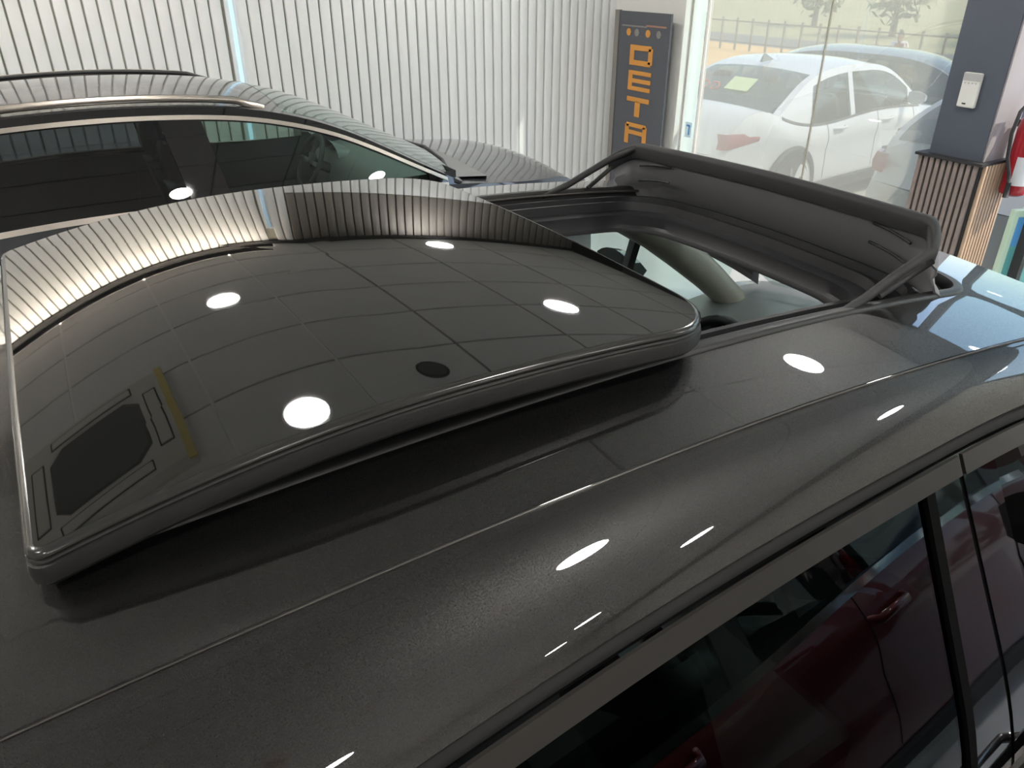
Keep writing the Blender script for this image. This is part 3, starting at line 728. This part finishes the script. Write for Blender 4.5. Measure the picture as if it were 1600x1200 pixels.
V, Fc = join([tubev([(1.80, YC, 1.585), (1.80, YC, 1.54)], .01, 8), boxv((1.79, YC, 1.51), (.03, .23, .065))]); mesh('rear_view_mirror', V, Fc, M_softblack, main, smooth=False, bevel=.008)
# wind deflector: rim, net, side arms
rim = []
for k in range(81):
    q = math.sin(math.pi * (k / 80 - .5)) ; a = abs(q)
    yy = YC + .473 * q
    xx = 1.425 - .022 * a ** 2.2 - (.05 * max(0, (a - .88) / .12) ** 2)
    zz = 1.780 + .006 * (-q) - .004 * a - .035 * max(0, (a - .86) / .14) ** 2.5
    rim.append((xx, yy, zz))
G = [[(x - .010, y, z - .012), (x - .006, y, z - .003), (x, y, z), (x + .012, y, z - .002), (x + .02, y, z - .012), (x + .018, y, z - .03), (x + .002, y, z - .042), (x - .007, y, z - .040)] for x, y, z in rim]
df = loft('wind_deflector_rim', G, M_softblack, main, cap0=True, cap1=True, auto=60)
G = []
for x, y, z in rim:
    row = []; yb = YC + (y - YC) * 1.0; aa = abs((y - YC) / .473); xb = 1.505 - .075 * aa ** 6; zb_ = zroof(xb, yb) - .030
    for j in range(11):
        t = j / 10
        fold = .007 * max(0, (aa - .75) / .25) * math.sin(t * 10.5) * (1 - t * .3)
        row.append((x + .004 + (xb - x) * t - .010 * math.sin(math.pi * t) + fold, y + (yb - y) * t + math.copysign(fold, y - YC), (z - .036) * (1 - t) + zb_ * t))
    G.append(row)
gmesh('wind_deflector_net', G, M_net, main, solid=.004)
for sg in (-1, 1):
    e = rim[-1] if sg > 0 else rim[0]; e2 = rim[-12] if sg > 0 else rim[11]
    y0 = YC + sg * .462
    tube('deflector_arm', [(e2[0], e2[1], e2[2] - .014), (e[0], e[1], e[2] - .010), (1.28, y0, 1.705), (1.20, y0, 1.675), (1.12, y0, 1.655)], [.009, .010, .009, .009, .008], M_softblack, main, 8)
    tube('deflector_link', [(e[0] + .01, e[1], e[2] - .03), (1.26, y0 - sg * .012, 1.662)], .006, M_softblack, main, 8)
    for dz in (0, .04):
        o = rim[66] if sg > 0 else rim[14]
        tube('net_seam', [(o[0] - .012 + .02 * t, o[1] - sg * (.10 * t), o[2] - .045 - dz - .012 * (1 - t) ** 2) for t in lin(0, 1, 6)], .003, M_softblack, main, 6)

# ------------------------------------------------------------------ black neighbouring SUV
nb = root('suv', (.6, 5.05, 0), label='black car with champagne window trim parked before the slatted wall', cat='car')
o6 = lambda l: [(x - .6, z) for x, z in l]
nc = Car(nb, -2.25, 2.75, .90, o6([(-1.65, .75), (-1.5, 1.0), (-1.1, 1.10), (0, 1.09), (1.2, 1.06), (2.2, 1.0), (2.9, .93), (3.2, .82), (3.35, .6)]),
         o6([(-1.55, 1.08), (-1.35, 1.22), (-1.0, 1.41), (-.6, 1.515), (-.1, 1.562), (.4, 1.568), (.76, 1.548), (1.09, 1.505), (1.33, 1.443), (1.5, 1.38), (1.68, 1.295), (1.95, 1.15), (2.22, 1.01)]), .36, M_paintN)
nc.lower(1.60, -2.10, (-1.45, 1.38), .36); nc.lamps(.78, .95); nc.handles((-.42, .52), .95); nc.mirrors(1.20, .97); nc.seams((-.55, .28))
nfo = lambda x: .06 - .025 * max(0, min(1, (x - .6) / .9))
nc.greenhouse(1.62, .62, -1.55, -2.12, [(-1.75, .5, -.95, .12, False), (-.86, .12, .06, -.17, False), (.26, -.17, 1.40, 0, True)], nfo, M_clear, M_tint, M_piano, M_chrome, .07)
for sg in (-1, 1):
    nc.side('upper_chrome', sg, -2.0, 1.52, lambda x: max(nc.zb(x), nc.R(x) - nfo(x) + .003), lambda x: max(nc.zb(x) + .001, nc.R(x) - nfo(x) + .024), M_chrome, .006, 60, 2, solid=.008)
    ry = lambda x: nc.half(x, nc.R(x)) - .045
    rl = tube('roof_rail', [(x, sg * ry(x), nc.R(x) + .022 + (.012 if k else -.012)) for x, k in [(-1.7, 0)] + [(x, 1) for x in lin(-1.6, .38, 30)] + [(.52, 0)]], .015, M_chrome, nb, 10, ell=1.2)
    tube('rail_gasket', [(x, sg * (ry(x) - .022), nc.R(x) + .026 + (.014 if k else -.01)) for x, k in [(-1.7, 0)] + [(x, 1) for x in lin(-1.6, .38, 30)] + [(.52, 0)]], .012, M_softblack, rl, 8)
nc.wheel_dash(1.22, .38, 1.04); nc.seats([(.42, .38), (.42, -.38), (-.75, .4), (-.75, -.4)])
V, Fc = join([boxv((.70, 0, 1.36), (.03, .22, .07)), tubev([(.70, 0, 1.38), (.72, 0, 1.49)], .01, 6)]); mesh('rear_view_mirror', V, Fc, M_softblack, nb, smooth=False)
tube('screen_trim', [(1.56, -.80, 1.03), (1.70, -.4, 1.05), (1.76, 0, 1.06), (1.70, .4, 1.05), (1.56, .80, 1.03)], .012, M_softblack, nb, 6)

# ------------------------------------------------------------------ maroon car behind the camera's back
mr = root('hatchback', (2.0, -1.31, 0), label='maroon car parked in the next bay, seen mirrored in the side window', cat='car')
rc = Car(mr, -2.15, 2.25, .90, [(-2.15, .7), (-2.0, .86), (-1.6, .89), (0, .87), (1.0, .86), (1.7, .81), (2.1, .72), (2.25, .55)],
         [(-1.95, .92), (-1.7, 1.14), (-1.3, 1.36), (-.8, 1.45), (-.2, 1.48), (.3, 1.45), (.6, 1.36), (.95, 1.18), (1.3, .94)], .34, M_maroon)
rc.lower(1.25, -1.95, (-1.35, 1.35), .33); rc.lamps(.68, .88); rc.handles((-.95, .05), .77, M_maroon); rc.mirrors(.82, 1.0); rc.seams((-.98, -.06, .9))
rc.greenhouse(1.28, .35, -1.4, -1.95, [(-1.45, .6, -.62, .1, False), (-.5, .1, .92, 0, True)], lambda x: .06 - .03 * max(0, min(1, x)), M_clear, M_tint, M_black, M_bright, .04)
rc.wheel_dash(.95, .36, .96); rc.seats([(.2, .36), (.2, -.36), (-.8, 0)])

# ------------------------------------------------------------------ banner by the white column
bn = root('banner', (4.80, 5.66, 0), label='charcoal standing banner with orange vertical lettering DETA beside the slatted wall', cat='banner')
box('banner_panel', (0, -.01, .93), (.02, .67, 1.78), M_banner, bn)
box('side_frame', (0, .365, .93), (.03, .06, 1.79), M_bgrey, bn)
box('base', (0, 0, .03), (.30, .76, .06), M_softblack, bn, bevel=.01)
tube('support_pole', [(.035, .1, .05), (.035, .1, 1.75)], .012, M_alloy, bn, 8)
LW, LH, TH = .31, .168, .045
def letter(ch, zc):
    y0, y1 = .152, -.156; zt, zb_ = zc + LH / 2, zc - LH / 2; P = []
    def bar(ya, yb, za, zb2): P.append(boxv((-.0135, (ya + yb) / 2, (za + zb2) / 2), (.007, abs(ya - yb), abs(za - zb2))))
    if ch == 'D':
        bar(y0, y0 - .058, zt, zb_); bar(y0 - .05, y1 + .02, zt, zt - TH); bar(y0 - .05, y1 + .02, zb_, zb_ + TH); bar(y1 + .058, y1, zt - .018, zb_ + .018)
    if ch == 'E':
        bar(y0, y0 - .058, zt, zb_)
        for k in (0, .5, 1): bar(y0 - .05, y1, zt - k * (LH - .036), zt - k * (LH - .036) - .036)
    if ch == 'T':
        bar(y0, y1, zt, zt - .042); bar(.036, -.036, zt - .03, zb_)
    if ch == 'A':
        bar(y0 - .018, y1 + .018, zt, zt - .038); bar(y0, y0 - .058, zt - .015, zb_ - .02); bar(y1 + .058, y1, zt - .015, zb_ - .02); bar(y0 - .05, y1 + .05, zc + .02, zc - .018)
    V, Fc = join(P); mesh('letter_' + ch.lower(), V, Fc, M_orange, bn, smooth=False, bevel=.004)
for ch, z in zip('DETA', (1.473, 1.262, 1.040, .815)): letter(ch, z)
box('header_line', (-.012, .12, 1.705), (.003, .34, .012), M_bgrey, bn); box('header_line', (-.012, -.17, 1.715), (.003, .26, .014), M_copper, bn)
for k, (y, m) in enumerate(((.19, M_orange), (.08, M_bgrey), (-.07, M_orange), (-.21, M_bgrey))):
    lathe('icon', [(.001, -.011), (.032, -.011), (.032, -.014), (.001, -.014)], (0, y, 1.655), m, bn, 'x', 8)

# ------------------------------------------------------------------ wall device and fire extinguisher on the pillar
dv = root('wall_controller', (X1 - .002, 2.735, 1.428), label='white wall-mounted controller with grey display on the blue-grey pillar', cat='controller')
box('casing', (-.014, 0, .098), (.026, .112, .196), M_device, dv, bevel=.008); box('display', (-.0285, 0, .172), (.003, .104, .042), M_devgrey, dv)
for k in range(4): box('indicator', (-.0285, .034 - k * .022, .138), (.003, .008, .006), M_devgrey, dv)
box('logo_mark', (-.0285, .01, .022), (.003, .022, .008), M_void, dv)
fx = root('fire_extinguisher', (5.13, 2.44, .93), label='red fire extinguisher with black hose hung on the side of the pillar', cat='fire extinguisher')
lathe('cylinder', [(.05, 0), (.072, .012), (.076, .03), (.076, .40), (.070, .44), (.050, .475), (.024, .49), (.022, .52)], (0, 0, 0), M_ext, fx, n=32)
lathe('valve', [(.02, .515), (.026, .525), (.026, .555), (.012, .565)], (0, 0, 0), M_chrome, fx)
V, Fc = join([boxv((-.05, 0, .575), (.12, .02, .012)), boxv((-.045, 0, .605), (.11, .02, .01))]); mesh('lever', V, Fc, M_softblack, fx, smooth=False)
tube('hose', [(-.01, .0, .54), (-.07, .02, .56), (-.13, .03, .50), (-.155, .03, .38), (-.14, .02, .24), (-.105, 0, .14), (-.095, -.01, .08)], .011, M_softblack, fx, 8)
tube('nozzle', [(-.095, -.01, .09), (-.092, -.012, .0)], [.014, .019], M_softblack, fx, 8)
box('bracket', (0, .05, .42), (.05, .06, .04), M_softblack, fx)
G = [[(.0772 * math.cos(a), .0772 * math.sin(a), z) for z in (.07, .24)] for a in lin(math.radians(185), math.radians(275), 10)]
gmesh('instruction_label', G, M_label, fx)
G = [[(.0774 * math.cos(a), .0774 * math.sin(a), z) for z in (.25, .29)] for a in lin(math.radians(200), math.radians(206), 3)]
# letter N of the word printed above the label
V, Fc = join([grid([[(.0776 * math.cos(math.radians(a + s_ * .4)), .0776 * math.sin(math.radians(a + s_ * .4)), z) for z in (z0, z1)] for a in (a0, a1)]) for (a0, a1, z0, z1, s_) in ((208, 212, .255, .305, 0), (228, 232, .255, .305, 0), (212, 220, .28, .30, 0), (220, 228, .26, .285, 0))])
mesh('print_letter', V, Fc, M_label, fx)

# ------------------------------------------------------------------ outside
def ground(name, xa, xb, prof, m, y0=-60, y1=90):
    xs = sorted(set([xa, xb] + [p[0] for p in prof if xa < p[0] < xb])); g = curve(prof) if False else (lambda x: float(np.interp(x, [p[0] for p in prof], [p[1] for p in prof])))
    G = [[(x, y, g(x)) for y in lin(y0, y1, 6)] for x in xs]
    return tag(gmesh(name, G, m, smooth=False), kind='structure')
GP = [(5.0, -.03), (5.3, -.10), (6.2, -.10), (7.2, -.20), (9.3, -.20), (9.6, -.45), (13, -.5), (20, -1.3), (34, -1.6), (400, -1.7)]
ground('ground_paving', 5.02, 19.5, GP, M_pave); ground('ground_path', 19.5, 23, GP, M_redpath); ground('ground_sand', 23, 33, GP, M_sand)
ground('ground_road', 33, 38, GP, M_asph); ground('ground_verge', 38, 300, GP, M_grass)
def rotcar(nm, loc, deg, label, **k):
    return root(nm, loc, math.radians(deg), label=label, cat='car')
sd = rotcar('sedan', (7.9, 6.4, -.20), 6, 'white saloon car with red sticker in its rear window outside the glass')
sc = Car(sd, -2.25, 2.25, .91, [(-2.25, .72), (-2.1, .96), (-1.5, 1.02), (0, .95), (1.0, .92), (1.8, .82), (2.1, .70), (2.25, .55)],
         [(-1.62, 1.02), (-1.35, 1.15), (-1.0, 1.31), (-.6, 1.405), (-.1, 1.43), (.3, 1.40), (.6, 1.32), (.95, 1.12), (1.25, .92)], .36, M_whitep)
sc.lower(1.22, -1.62, (-1.32, 1.40), .33); sc.lamps(.68, .85, .42); sc.handles((-.55, .38), .84, M_whitep); sc.mirrors(.80, .98); sc.seams((-.75, .2, 1.0))
sc.greenhouse(1.25, .35, -.85, -1.62, [(-1.0, .3, -.3, .05, False), (-.22, .05, .9, 0, True)], lambda x: .07 - .04 * max(0, min(1, x)), M_clear, M_clear, M_whitep, M_trim, .04)
sc.seats([(.2, .36), (.2, -.36), (-.7, .3), (-.7, -.3)])
mesh('shark_fin', [(-.86, -.02, 1.44), (-.86, .02, 1.44), (-.66, -.02, 1.455), (-.66, .02, 1.455), (-.84, 0, 1.52), (-.80, 0, 1.525)], [(0, 2, 3, 1), (0, 1, 4), (0, 4, 5, 2), (1, 3, 5, 4), (2, 5, 3)], M_darkp, sd, smooth=False)
for y in (.50, .36, .22):
    pts = [(0, .05), (0, -.05), (.06, -.05), (.09, 0), (.06, .05), (0, .05)]
    tube('sticker_character', [(-1.365 + zz * .55, y - yy, 1.222 + zz * .62) for yy, zz in pts], .010, mat('sticker_red', (.60, .05, .03), .5), sd, 6)
V, Fc = boxv((0, 0, 0), (.20, .30, .006)); o = mesh('reflective_card', V, Fc, mat('card_green', (.62, .74, .36), .5), sd, smooth=False); o.location = (-1.30, -.10, 1.262); o.rotation_euler = (0, math.radians(-32), 0)
s2 = rotcar('sedan', (7.95, 3.05, -.10), -4, 'pale grey car parked outside just left of the blue-grey pillar')
c2 = Car(s2, -2.2, 2.2, .90, [(-2.2, .74), (-2.05, .98), (-1.6, 1.04), (0, .98), (1.0, .94), (1.7, .84), (2.05, .7), (2.2, .55)],
         [(-2.0, 1.02), (-1.6, 1.26), (-1.2, 1.40), (-.6, 1.46), (-.1, 1.46), (.3, 1.42), (.6, 1.34), (.95, 1.14), (1.25, .94)], .36, M_silverp)
c2.lower(1.22, -2.0, (-1.3, 1.38), .33); c2.lamps(.68, .88, .4); c2.handles((-.5, .4), .86, M_silverp); c2.seams((-.7, .25))
c2.greenhouse(1.25, .35, -1.25, -2.0, [(-1.4, .5, -.4, .05, False), (-.3, .05, .9, 0, True)], lambda x: .07 - .04 * max(0, min(1, x)), M_clear, M_tint, M_silverp, M_trim, .04)
s3 = rotcar('estate_car', (10.9, 8.4, -.45), 115, 'dark grey car standing behind the white saloon outside')
c3 = Car(s3, -2.3, 2.3, .92, [(-2.3, .75), (-2.15, 1.0), (-1.7, 1.05), (0, 1.0), (1.0, .97), (1.8, .86), (2.15, .72), (2.3, .55)],
         [(-2.05, 1.05), (-1.8, 1.25), (-1.4, 1.42), (-.6, 1.50), (-.1, 1.51), (.3, 1.47), (.6, 1.38), (.95, 1.18), (1.3, .96)], .36, M_darkp)
c3.lower(1.28, -2.05, (-1.35, 1.42), .35); c3.lamps(.7, .9); c3.handles((-.5, .45), .88, M_darkp)
c3.greenhouse(1.3, .35, -1.4, -2.05, [(-1.5, .5, -.55, .05, False), (-.42, .05, .95, 0, True)], lambda x: .07 - .04 * max(0, min(1, x)), M_clear, M_tint, M_darkp, M_trim, .04)
# fence along the sand
fe = root('fence', (30, 25, -1.5), label='long brown metal fence with rails and pickets beyond the sand', cat='fence')
V, Fc = join([boxv((0, 0, z), (.05, 90, .06)) for z in (.35, 1.25)]); mesh('rails', V, Fc, M_fence, fe, smooth=False)
p0 = None
for k in range(60):
    if p0 is None: p0 = box('post', (0, 0, .7), (.08, .08, 1.4), M_fence, fe); o = p0
    else: o = p0.copy(); COL.objects.link(o)
    o.location = (0, -22 + k * .95, 0)
def tree(x, y, z, h, label, sp=1.0, n=420, seed=1):
    rnd = random.Random(seed)
    t = root('tree', (x, y, z), label=label, cat='tree', group='trees beyond the road')
    tube('trunk', [(0, 0, 0), (.05, .03, h * .3), (-.04, .05, h * .6), (0, 0, h * .85)], [.20, .15, .10, .04], M_bark, t, 8)
    V, Fc = [], []
    for i in range(n):
        u, v, r = rnd.random() * 2 * math.pi, rnd.uniform(-1, 1), rnd.random() ** .4; s_ = math.sqrt(1 - v * v)
        c = Vector((s_ * math.cos(u) * r * h * .42 * sp, s_ * math.sin(u) * r * h * .42 * sp, h * .55 + v * r * h * .45)); a = Vector((rnd.gauss(0, 1), rnd.gauss(0, 1), rnd.gauss(0, 1))).normalized(); b = a.orthogonal().normalized(); q = h * .07
        k = len(V); V += [tuple(c + a * q), tuple(c + b * q * .5), tuple(c - a * q), tuple(c - b * q * .5)]; Fc.append((k, k + 1, k + 2, k + 3))
    mesh('foliage', V, Fc, M_leaf, t, smooth=False)
for i, (x, y, h, l) in enumerate([(44, 30, 5, 'broad olive tree beyond the road, left one in the window'), (47, 38, 4.5, 'olive tree beyond the road farthest left'), (45, 22, 5.5, 'olive tree beyond the road above the white saloon'), (50, 26, 4.5, 'small olive tree set back from the road'), (46, 15, 5, 'olive tree beyond the road nearest the pillar')]):
    tree(x, y, -1.6, h, l, seed=i + 3)
# leaning tan slab outside, standing in for a reflection in the window pane
cs = root('reflection_board', (11.6, 5.0, -.45), rz=math.radians(20), label='leaning tan canvas standing in for a reflection in the window glass beside the pillar', cat='screen')
V, Fc = boxv((0, -.9, 1.6), (.05, 1.8, 3.2)); o = mesh('board', V, Fc, M_tan, cs, smooth=False); o.rotation_euler = (math.radians(24), 0, 0)
V, Fc = join([boxv((-.03, y, 1.6), (.05, .06, 3.2)) for y in (0, -1.8)] + [boxv((-.03, -.9, z), (.05, 1.8, .05)) for z in (.4, 1.6, 2.8)]); o = mesh('frame', V, Fc, M_trim, cs, smooth=False); o.rotation_euler = (math.radians(24), 0, 0)

# ------------------------------------------------------------------ people
def skin(name, V, E, R, m, parent, root_i=0, sub=2):
    import bmesh
    bm = bmesh.new(); ly = bm.verts.layers.skin.verify(); vs = [bm.verts.new(v) for v in V]; bm.verts.ensure_lookup_table()
    for a, b in E: bm.edges.new((vs[a], vs[b]))
    for v, q in zip(vs, R):
        v[ly].radius = q if hasattr(q, '__len__') else (q, q)
    vs[root_i][ly].use_root = True
    me = bpy.data.meshes.new(name); bm.to_mesh(me); bm.free(); me.materials.append(m)
    o = bpy.data.objects.new(name, me); link(o, parent)
    md = o.modifiers.new('skin', 'SKIN'); md.use_smooth_shade = True
    md = o.modifiers.new('sub', 'SUBSURF'); md.levels = sub; md.render_levels = sub
    return o
def person(loc, rz, label, J, shirt, trousers, hairm, skinm, shoe, hands=True):
    t = root('person', loc, rz, label=label, cat='person')
    D = dict(pelvis=(0, 0, .95), waist=(0, 0, 1.10), chest=(.01, 0, 1.33), neck=(0, 0, 1.50), head=(.015, 0, 1.57))
    for sg, k in ((1, 'l'), (-1, 'r')):
        D.update({k + 'sh': (0, .185 * sg, 1.44), k + 'el': (-.02, .25 * sg, 1.16), k + 'wr': (.07, .25 * sg, .92), k + 'hip': (0, .095 * sg, .90), k + 'kn': (.02, .105 * sg, .50), k + 'an': (-.02, .11 * sg, .10), k + 'to': (.14, .12 * sg, .045)})
    D.update(J); n = list(D); ix = {k: i for i, k in enumerate(n)}; V = [D[k] for k in n]
    rad = dict(pelvis=(.15, .11), waist=(.13, .10), chest=(.15, .11), neck=.055, head=.055, sh=.06, el=.043, wr=.030, hip=.085, kn=.055, an=.038, to=.032)
    rr = [rad[k] if k in rad else rad[k[1:]] for k in n]
    E = [('pelvis', 'waist'), ('waist', 'chest'), ('chest', 'neck'), ('neck', 'head')]
    for k in 'lr': E += [('chest', k + 'sh'), (k + 'sh', k + 'el'), (k + 'el', k + 'wr'), ('pelvis', k + 'hip'), (k + 'hip', k + 'kn'), (k + 'kn', k + 'an'), (k + 'an', k + 'to')]
    skin('body', V, [(ix[a], ix[b]) for a, b in E], rr, skinm, t, ix['pelvis'])
    def sub(name, keys, edges, grow, m, extra={}):
        K = list(keys); W = [extra.get(k, D.get(k)) for k in K]
        q = []
        for k in K:
            b = rad.get(k, rad.get(k[1:], .05)); q.append(tuple(x + grow for x in b) if hasattr(b, '__len__') else b + grow)
        return skin(name, W, [(K.index(a), K.index(b)) for a, b in edges], q, m, t, 0)
    mid = lambda a, b, f: tuple(x + (y - x) * f for x, y in zip(D[a], D[b]))
    sub('shirt', ['chest', 'waist', 'pelvis', 'neck', 'lsh', 'rsh', 'lel', 'rel'], [('chest', 'waist'), ('waist', 'pelvis'), ('chest', 'neck'), ('chest', 'lsh'), ('chest', 'rsh'), ('lsh', 'lel'), ('rsh', 'rel')], .016, shirt,
        {'lel': mid('lsh', 'lel', .75), 'rel': mid('rsh', 'rel', .75), 'neck': mid('chest', 'neck', .75), 'pelvis': mid('pelvis', 'waist', .1)})
    sub('trousers', ['pelvis', 'lhip', 'lkn', 'lan', 'rhip', 'rkn', 'ran'], [('pelvis', 'lhip'), ('lhip', 'lkn'), ('lkn', 'lan'), ('pelvis', 'rhip'), ('rhip', 'rkn'), ('rkn', 'ran')], .018, trousers)
    for k in 'lr': skin('shoe', [D[k + 'an'], tuple(a + b for a, b in zip(D[k + 'to'], (.05, 0, 0))), (D[k + 'an'][0] - .05, D[k + 'an'][1], D[k + 'to'][2])], [(0, 1), (0, 2)], [.05, .042, .045], shoe, t)
    # head with face
    hx, hy, hz = D['head'][0] + .015, D['head'][1], D['head'][2] + .085
    G = []
    for i in range(17):
        a = math.pi * i / 16; zz = -math.cos(a); rr_ = math.sin(a) * (1 - .16 * max(0, -zz))
        G.append([(hx + (.098 * rr_ * math.cos(b) + (.012 if zz < 0 else 0) * math.cos(b) * rr_), hy + .076 * rr_ * math.sin(b), hz + .122 * zz) for b in [2 * math.pi * k / 20 for k in range(20)]])
    hd = loft('head', G, skinm, t)
    tube('nose', [(hx + .095, hy, hz + .018), (hx + .116, hy, hz - .022), (hx + .098, hy, hz - .03)], [.008, .013, .010], skinm, hd, 8)
    for sg in (-1, 1):
        lathe('eye', [(.001, -.003), (.010, -.003), (.012, .0), (.001, .004)], (hx + .088, hy + sg * .032, hz + .012), M_label, hd, 'x', 10)
        lathe('iris', [(.001, .003), (.005, .003), (.005, .0045), (.001, .005)], (hx + .088, hy + sg * .032, hz + .012), M_void, hd, 'x', 10)
        tube('ear', [(hx - .01, hy + sg * .074, hz + .03), (hx - .018, hy + sg * .088, hz + .01), (hx - .008, hy + sg * .078, hz - .025)], [.008, .014, .008], skinm, hd, 8)
    tube('mouth', [(hx + .088, hy - .022, hz - .062), (hx + .096, hy, hz - .060), (hx + .088, hy + .022, hz - .062)], .005, mat('lips', (.30, .10, .08), .5), hd, 6)
    G = []
    for i in range(9):
        a = math.pi * (.40 + .60 * i / 8); zz = -math.cos(a); q = math.sin(a)
        G.append([(hx - .010 + .104 * q * math.cos(b), hy + .083 * q * math.sin(b), hz + .012 + .125 * zz - (.05 * (1 - i / 8) if math.cos(b) < .2 else -.03 * (1 - i / 8))) for b in [2 * math.pi * k / 20 for k in range(20)]])
    loft('hair', G, hairm, hd)
    return t, D
def hand(t, wr, palm_c, fdir, ndir, curl, skinm, sg):
    """palm and five fingers; fdir along the fingers, ndir palm side, curl 0..1"""
    wr, c, f, nrm = Vector(wr), Vector(palm_c), Vector(fdir).normalized(), Vector(ndir).normalized(); sd = f.cross(nrm).normalized() * sg
    G = []
    for k, (w_, th) in enumerate(((.026, .020), (.034, .017), (.042, .014), (.042, .012))):
        p = wr + (c + f * .045 - wr) * (k / 3); G.append([tuple(p + sd * w_ * math.cos(a) + nrm * th * math.sin(a)) for a in [2 * math.pi * q / 12 for q in range(12)]])
    h = loft('hand', G, skinm, t, cap0=True, cap1=True)
    for i, (o, L) in enumerate(((-.031, .066), (-.010, .078), (.011, .073), (.031, .058))):
        p = c + f * .040 + sd * o; pts = [p]; a = .15
        for seg in (.45, .32, .26):
            pts.append(pts[-1] + (f * math.cos(a) + nrm * math.sin(a)) * L * seg); a += curl
        tube('finger', [tuple(q) for q in pts], [.0095, .0092, .0082, .0065], skinm, h, 8)
    p = c - sd * .030 - f * .02; pts = [p, p - sd * .022 + f * .028 + nrm * .008, p - sd * .018 + f * .055 + nrm * .026]
    tube('thumb', [tuple(q) for q in pts], [.013, .011, .008], skinm, h, 8)
    return h
M_skin = mat('skin', (.36, .19, .12), .5, noise=.05, nscale=20); M_hair = mat('dark_hair', (.015, .012, .010), .5)
M_shirtA = mat('grey_shirt', (.45, .45, .46), .85, noise=.06, nscale=60); M_trouA = mat('navy_trousers', (.03, .035, .05), .85, noise=.08, nscale=80); M_shoe = mat('dark_shoe', (.03, .03, .03), .6)
RZ = math.radians(58.6)
ph_c = (.262, -.002, 2.185)
pt, PD = person((-.16, -.255, 0), RZ, 'photographer in grey shirt with raised right arm, mirrored in the car roof',
    dict(rsh=(.01, -.18, 1.475), rel=(.20, -.255, 1.755), rwr=(.235, -.115, 2.065)),
    M_shirtA, M_trouA, M_hair, M_skin, M_shoe)
hand(pt, (.235, -.115, 2.065), (.232, -.105, 2.13), (.05, .25, .95), (.25, .95, -.2), .55, M_skin, 1)
hand(pt, PD['lwr'], (.085, .25, .85), (.15, 0, -1), (.1, -1, 0), .35, M_skin, -1)
ph = root('phone', (0, 0, 2.2), RZ, label='dark phone held up in the photographer\'s hand over the car roof', cat='phone')
V, Fc = boxv((0, 0, 0), (.008, .155, .076)); o = mesh('phone_body', V, Fc, mat('phone_case', (.55, .55, .54), .35), ph, smooth=False, bevel=.003); o.rotation_euler = (0, math.radians(28.8), 0); o.location = (-.022, .015, -.030)
V, Fc = boxv((-.0045, 0, 0), (.001, .148, .070)); o2 = mesh('screen', V, Fc, M_piano, ph, smooth=False); o2.rotation_euler = o.rotation_euler; o2.location = o.location
# a passer-by far outside beyond the parked cars
person((22.9, 15.3, -1.37), math.radians(200), 'passer-by in a white top and dark trousers walking far outside by the sand',
    dict(lkn=(.16, .10, .50), lan=(.14, .11, .12), lto=(.28, .12, .06), rkn=(-.05, -.10, .49), ran=(-.26, -.11, .14), rto=(-.13, -.12, .05), lel=(-.12, .24, 1.17), lwr=(-.08, .25, .93), rel=(.10, -.24, 1.18), rwr=(.22, -.24, 1.0)),
    mat('white_top', (.78, .78, .76), .8), M_trouA, M_hair, M_skin, M_shoe)
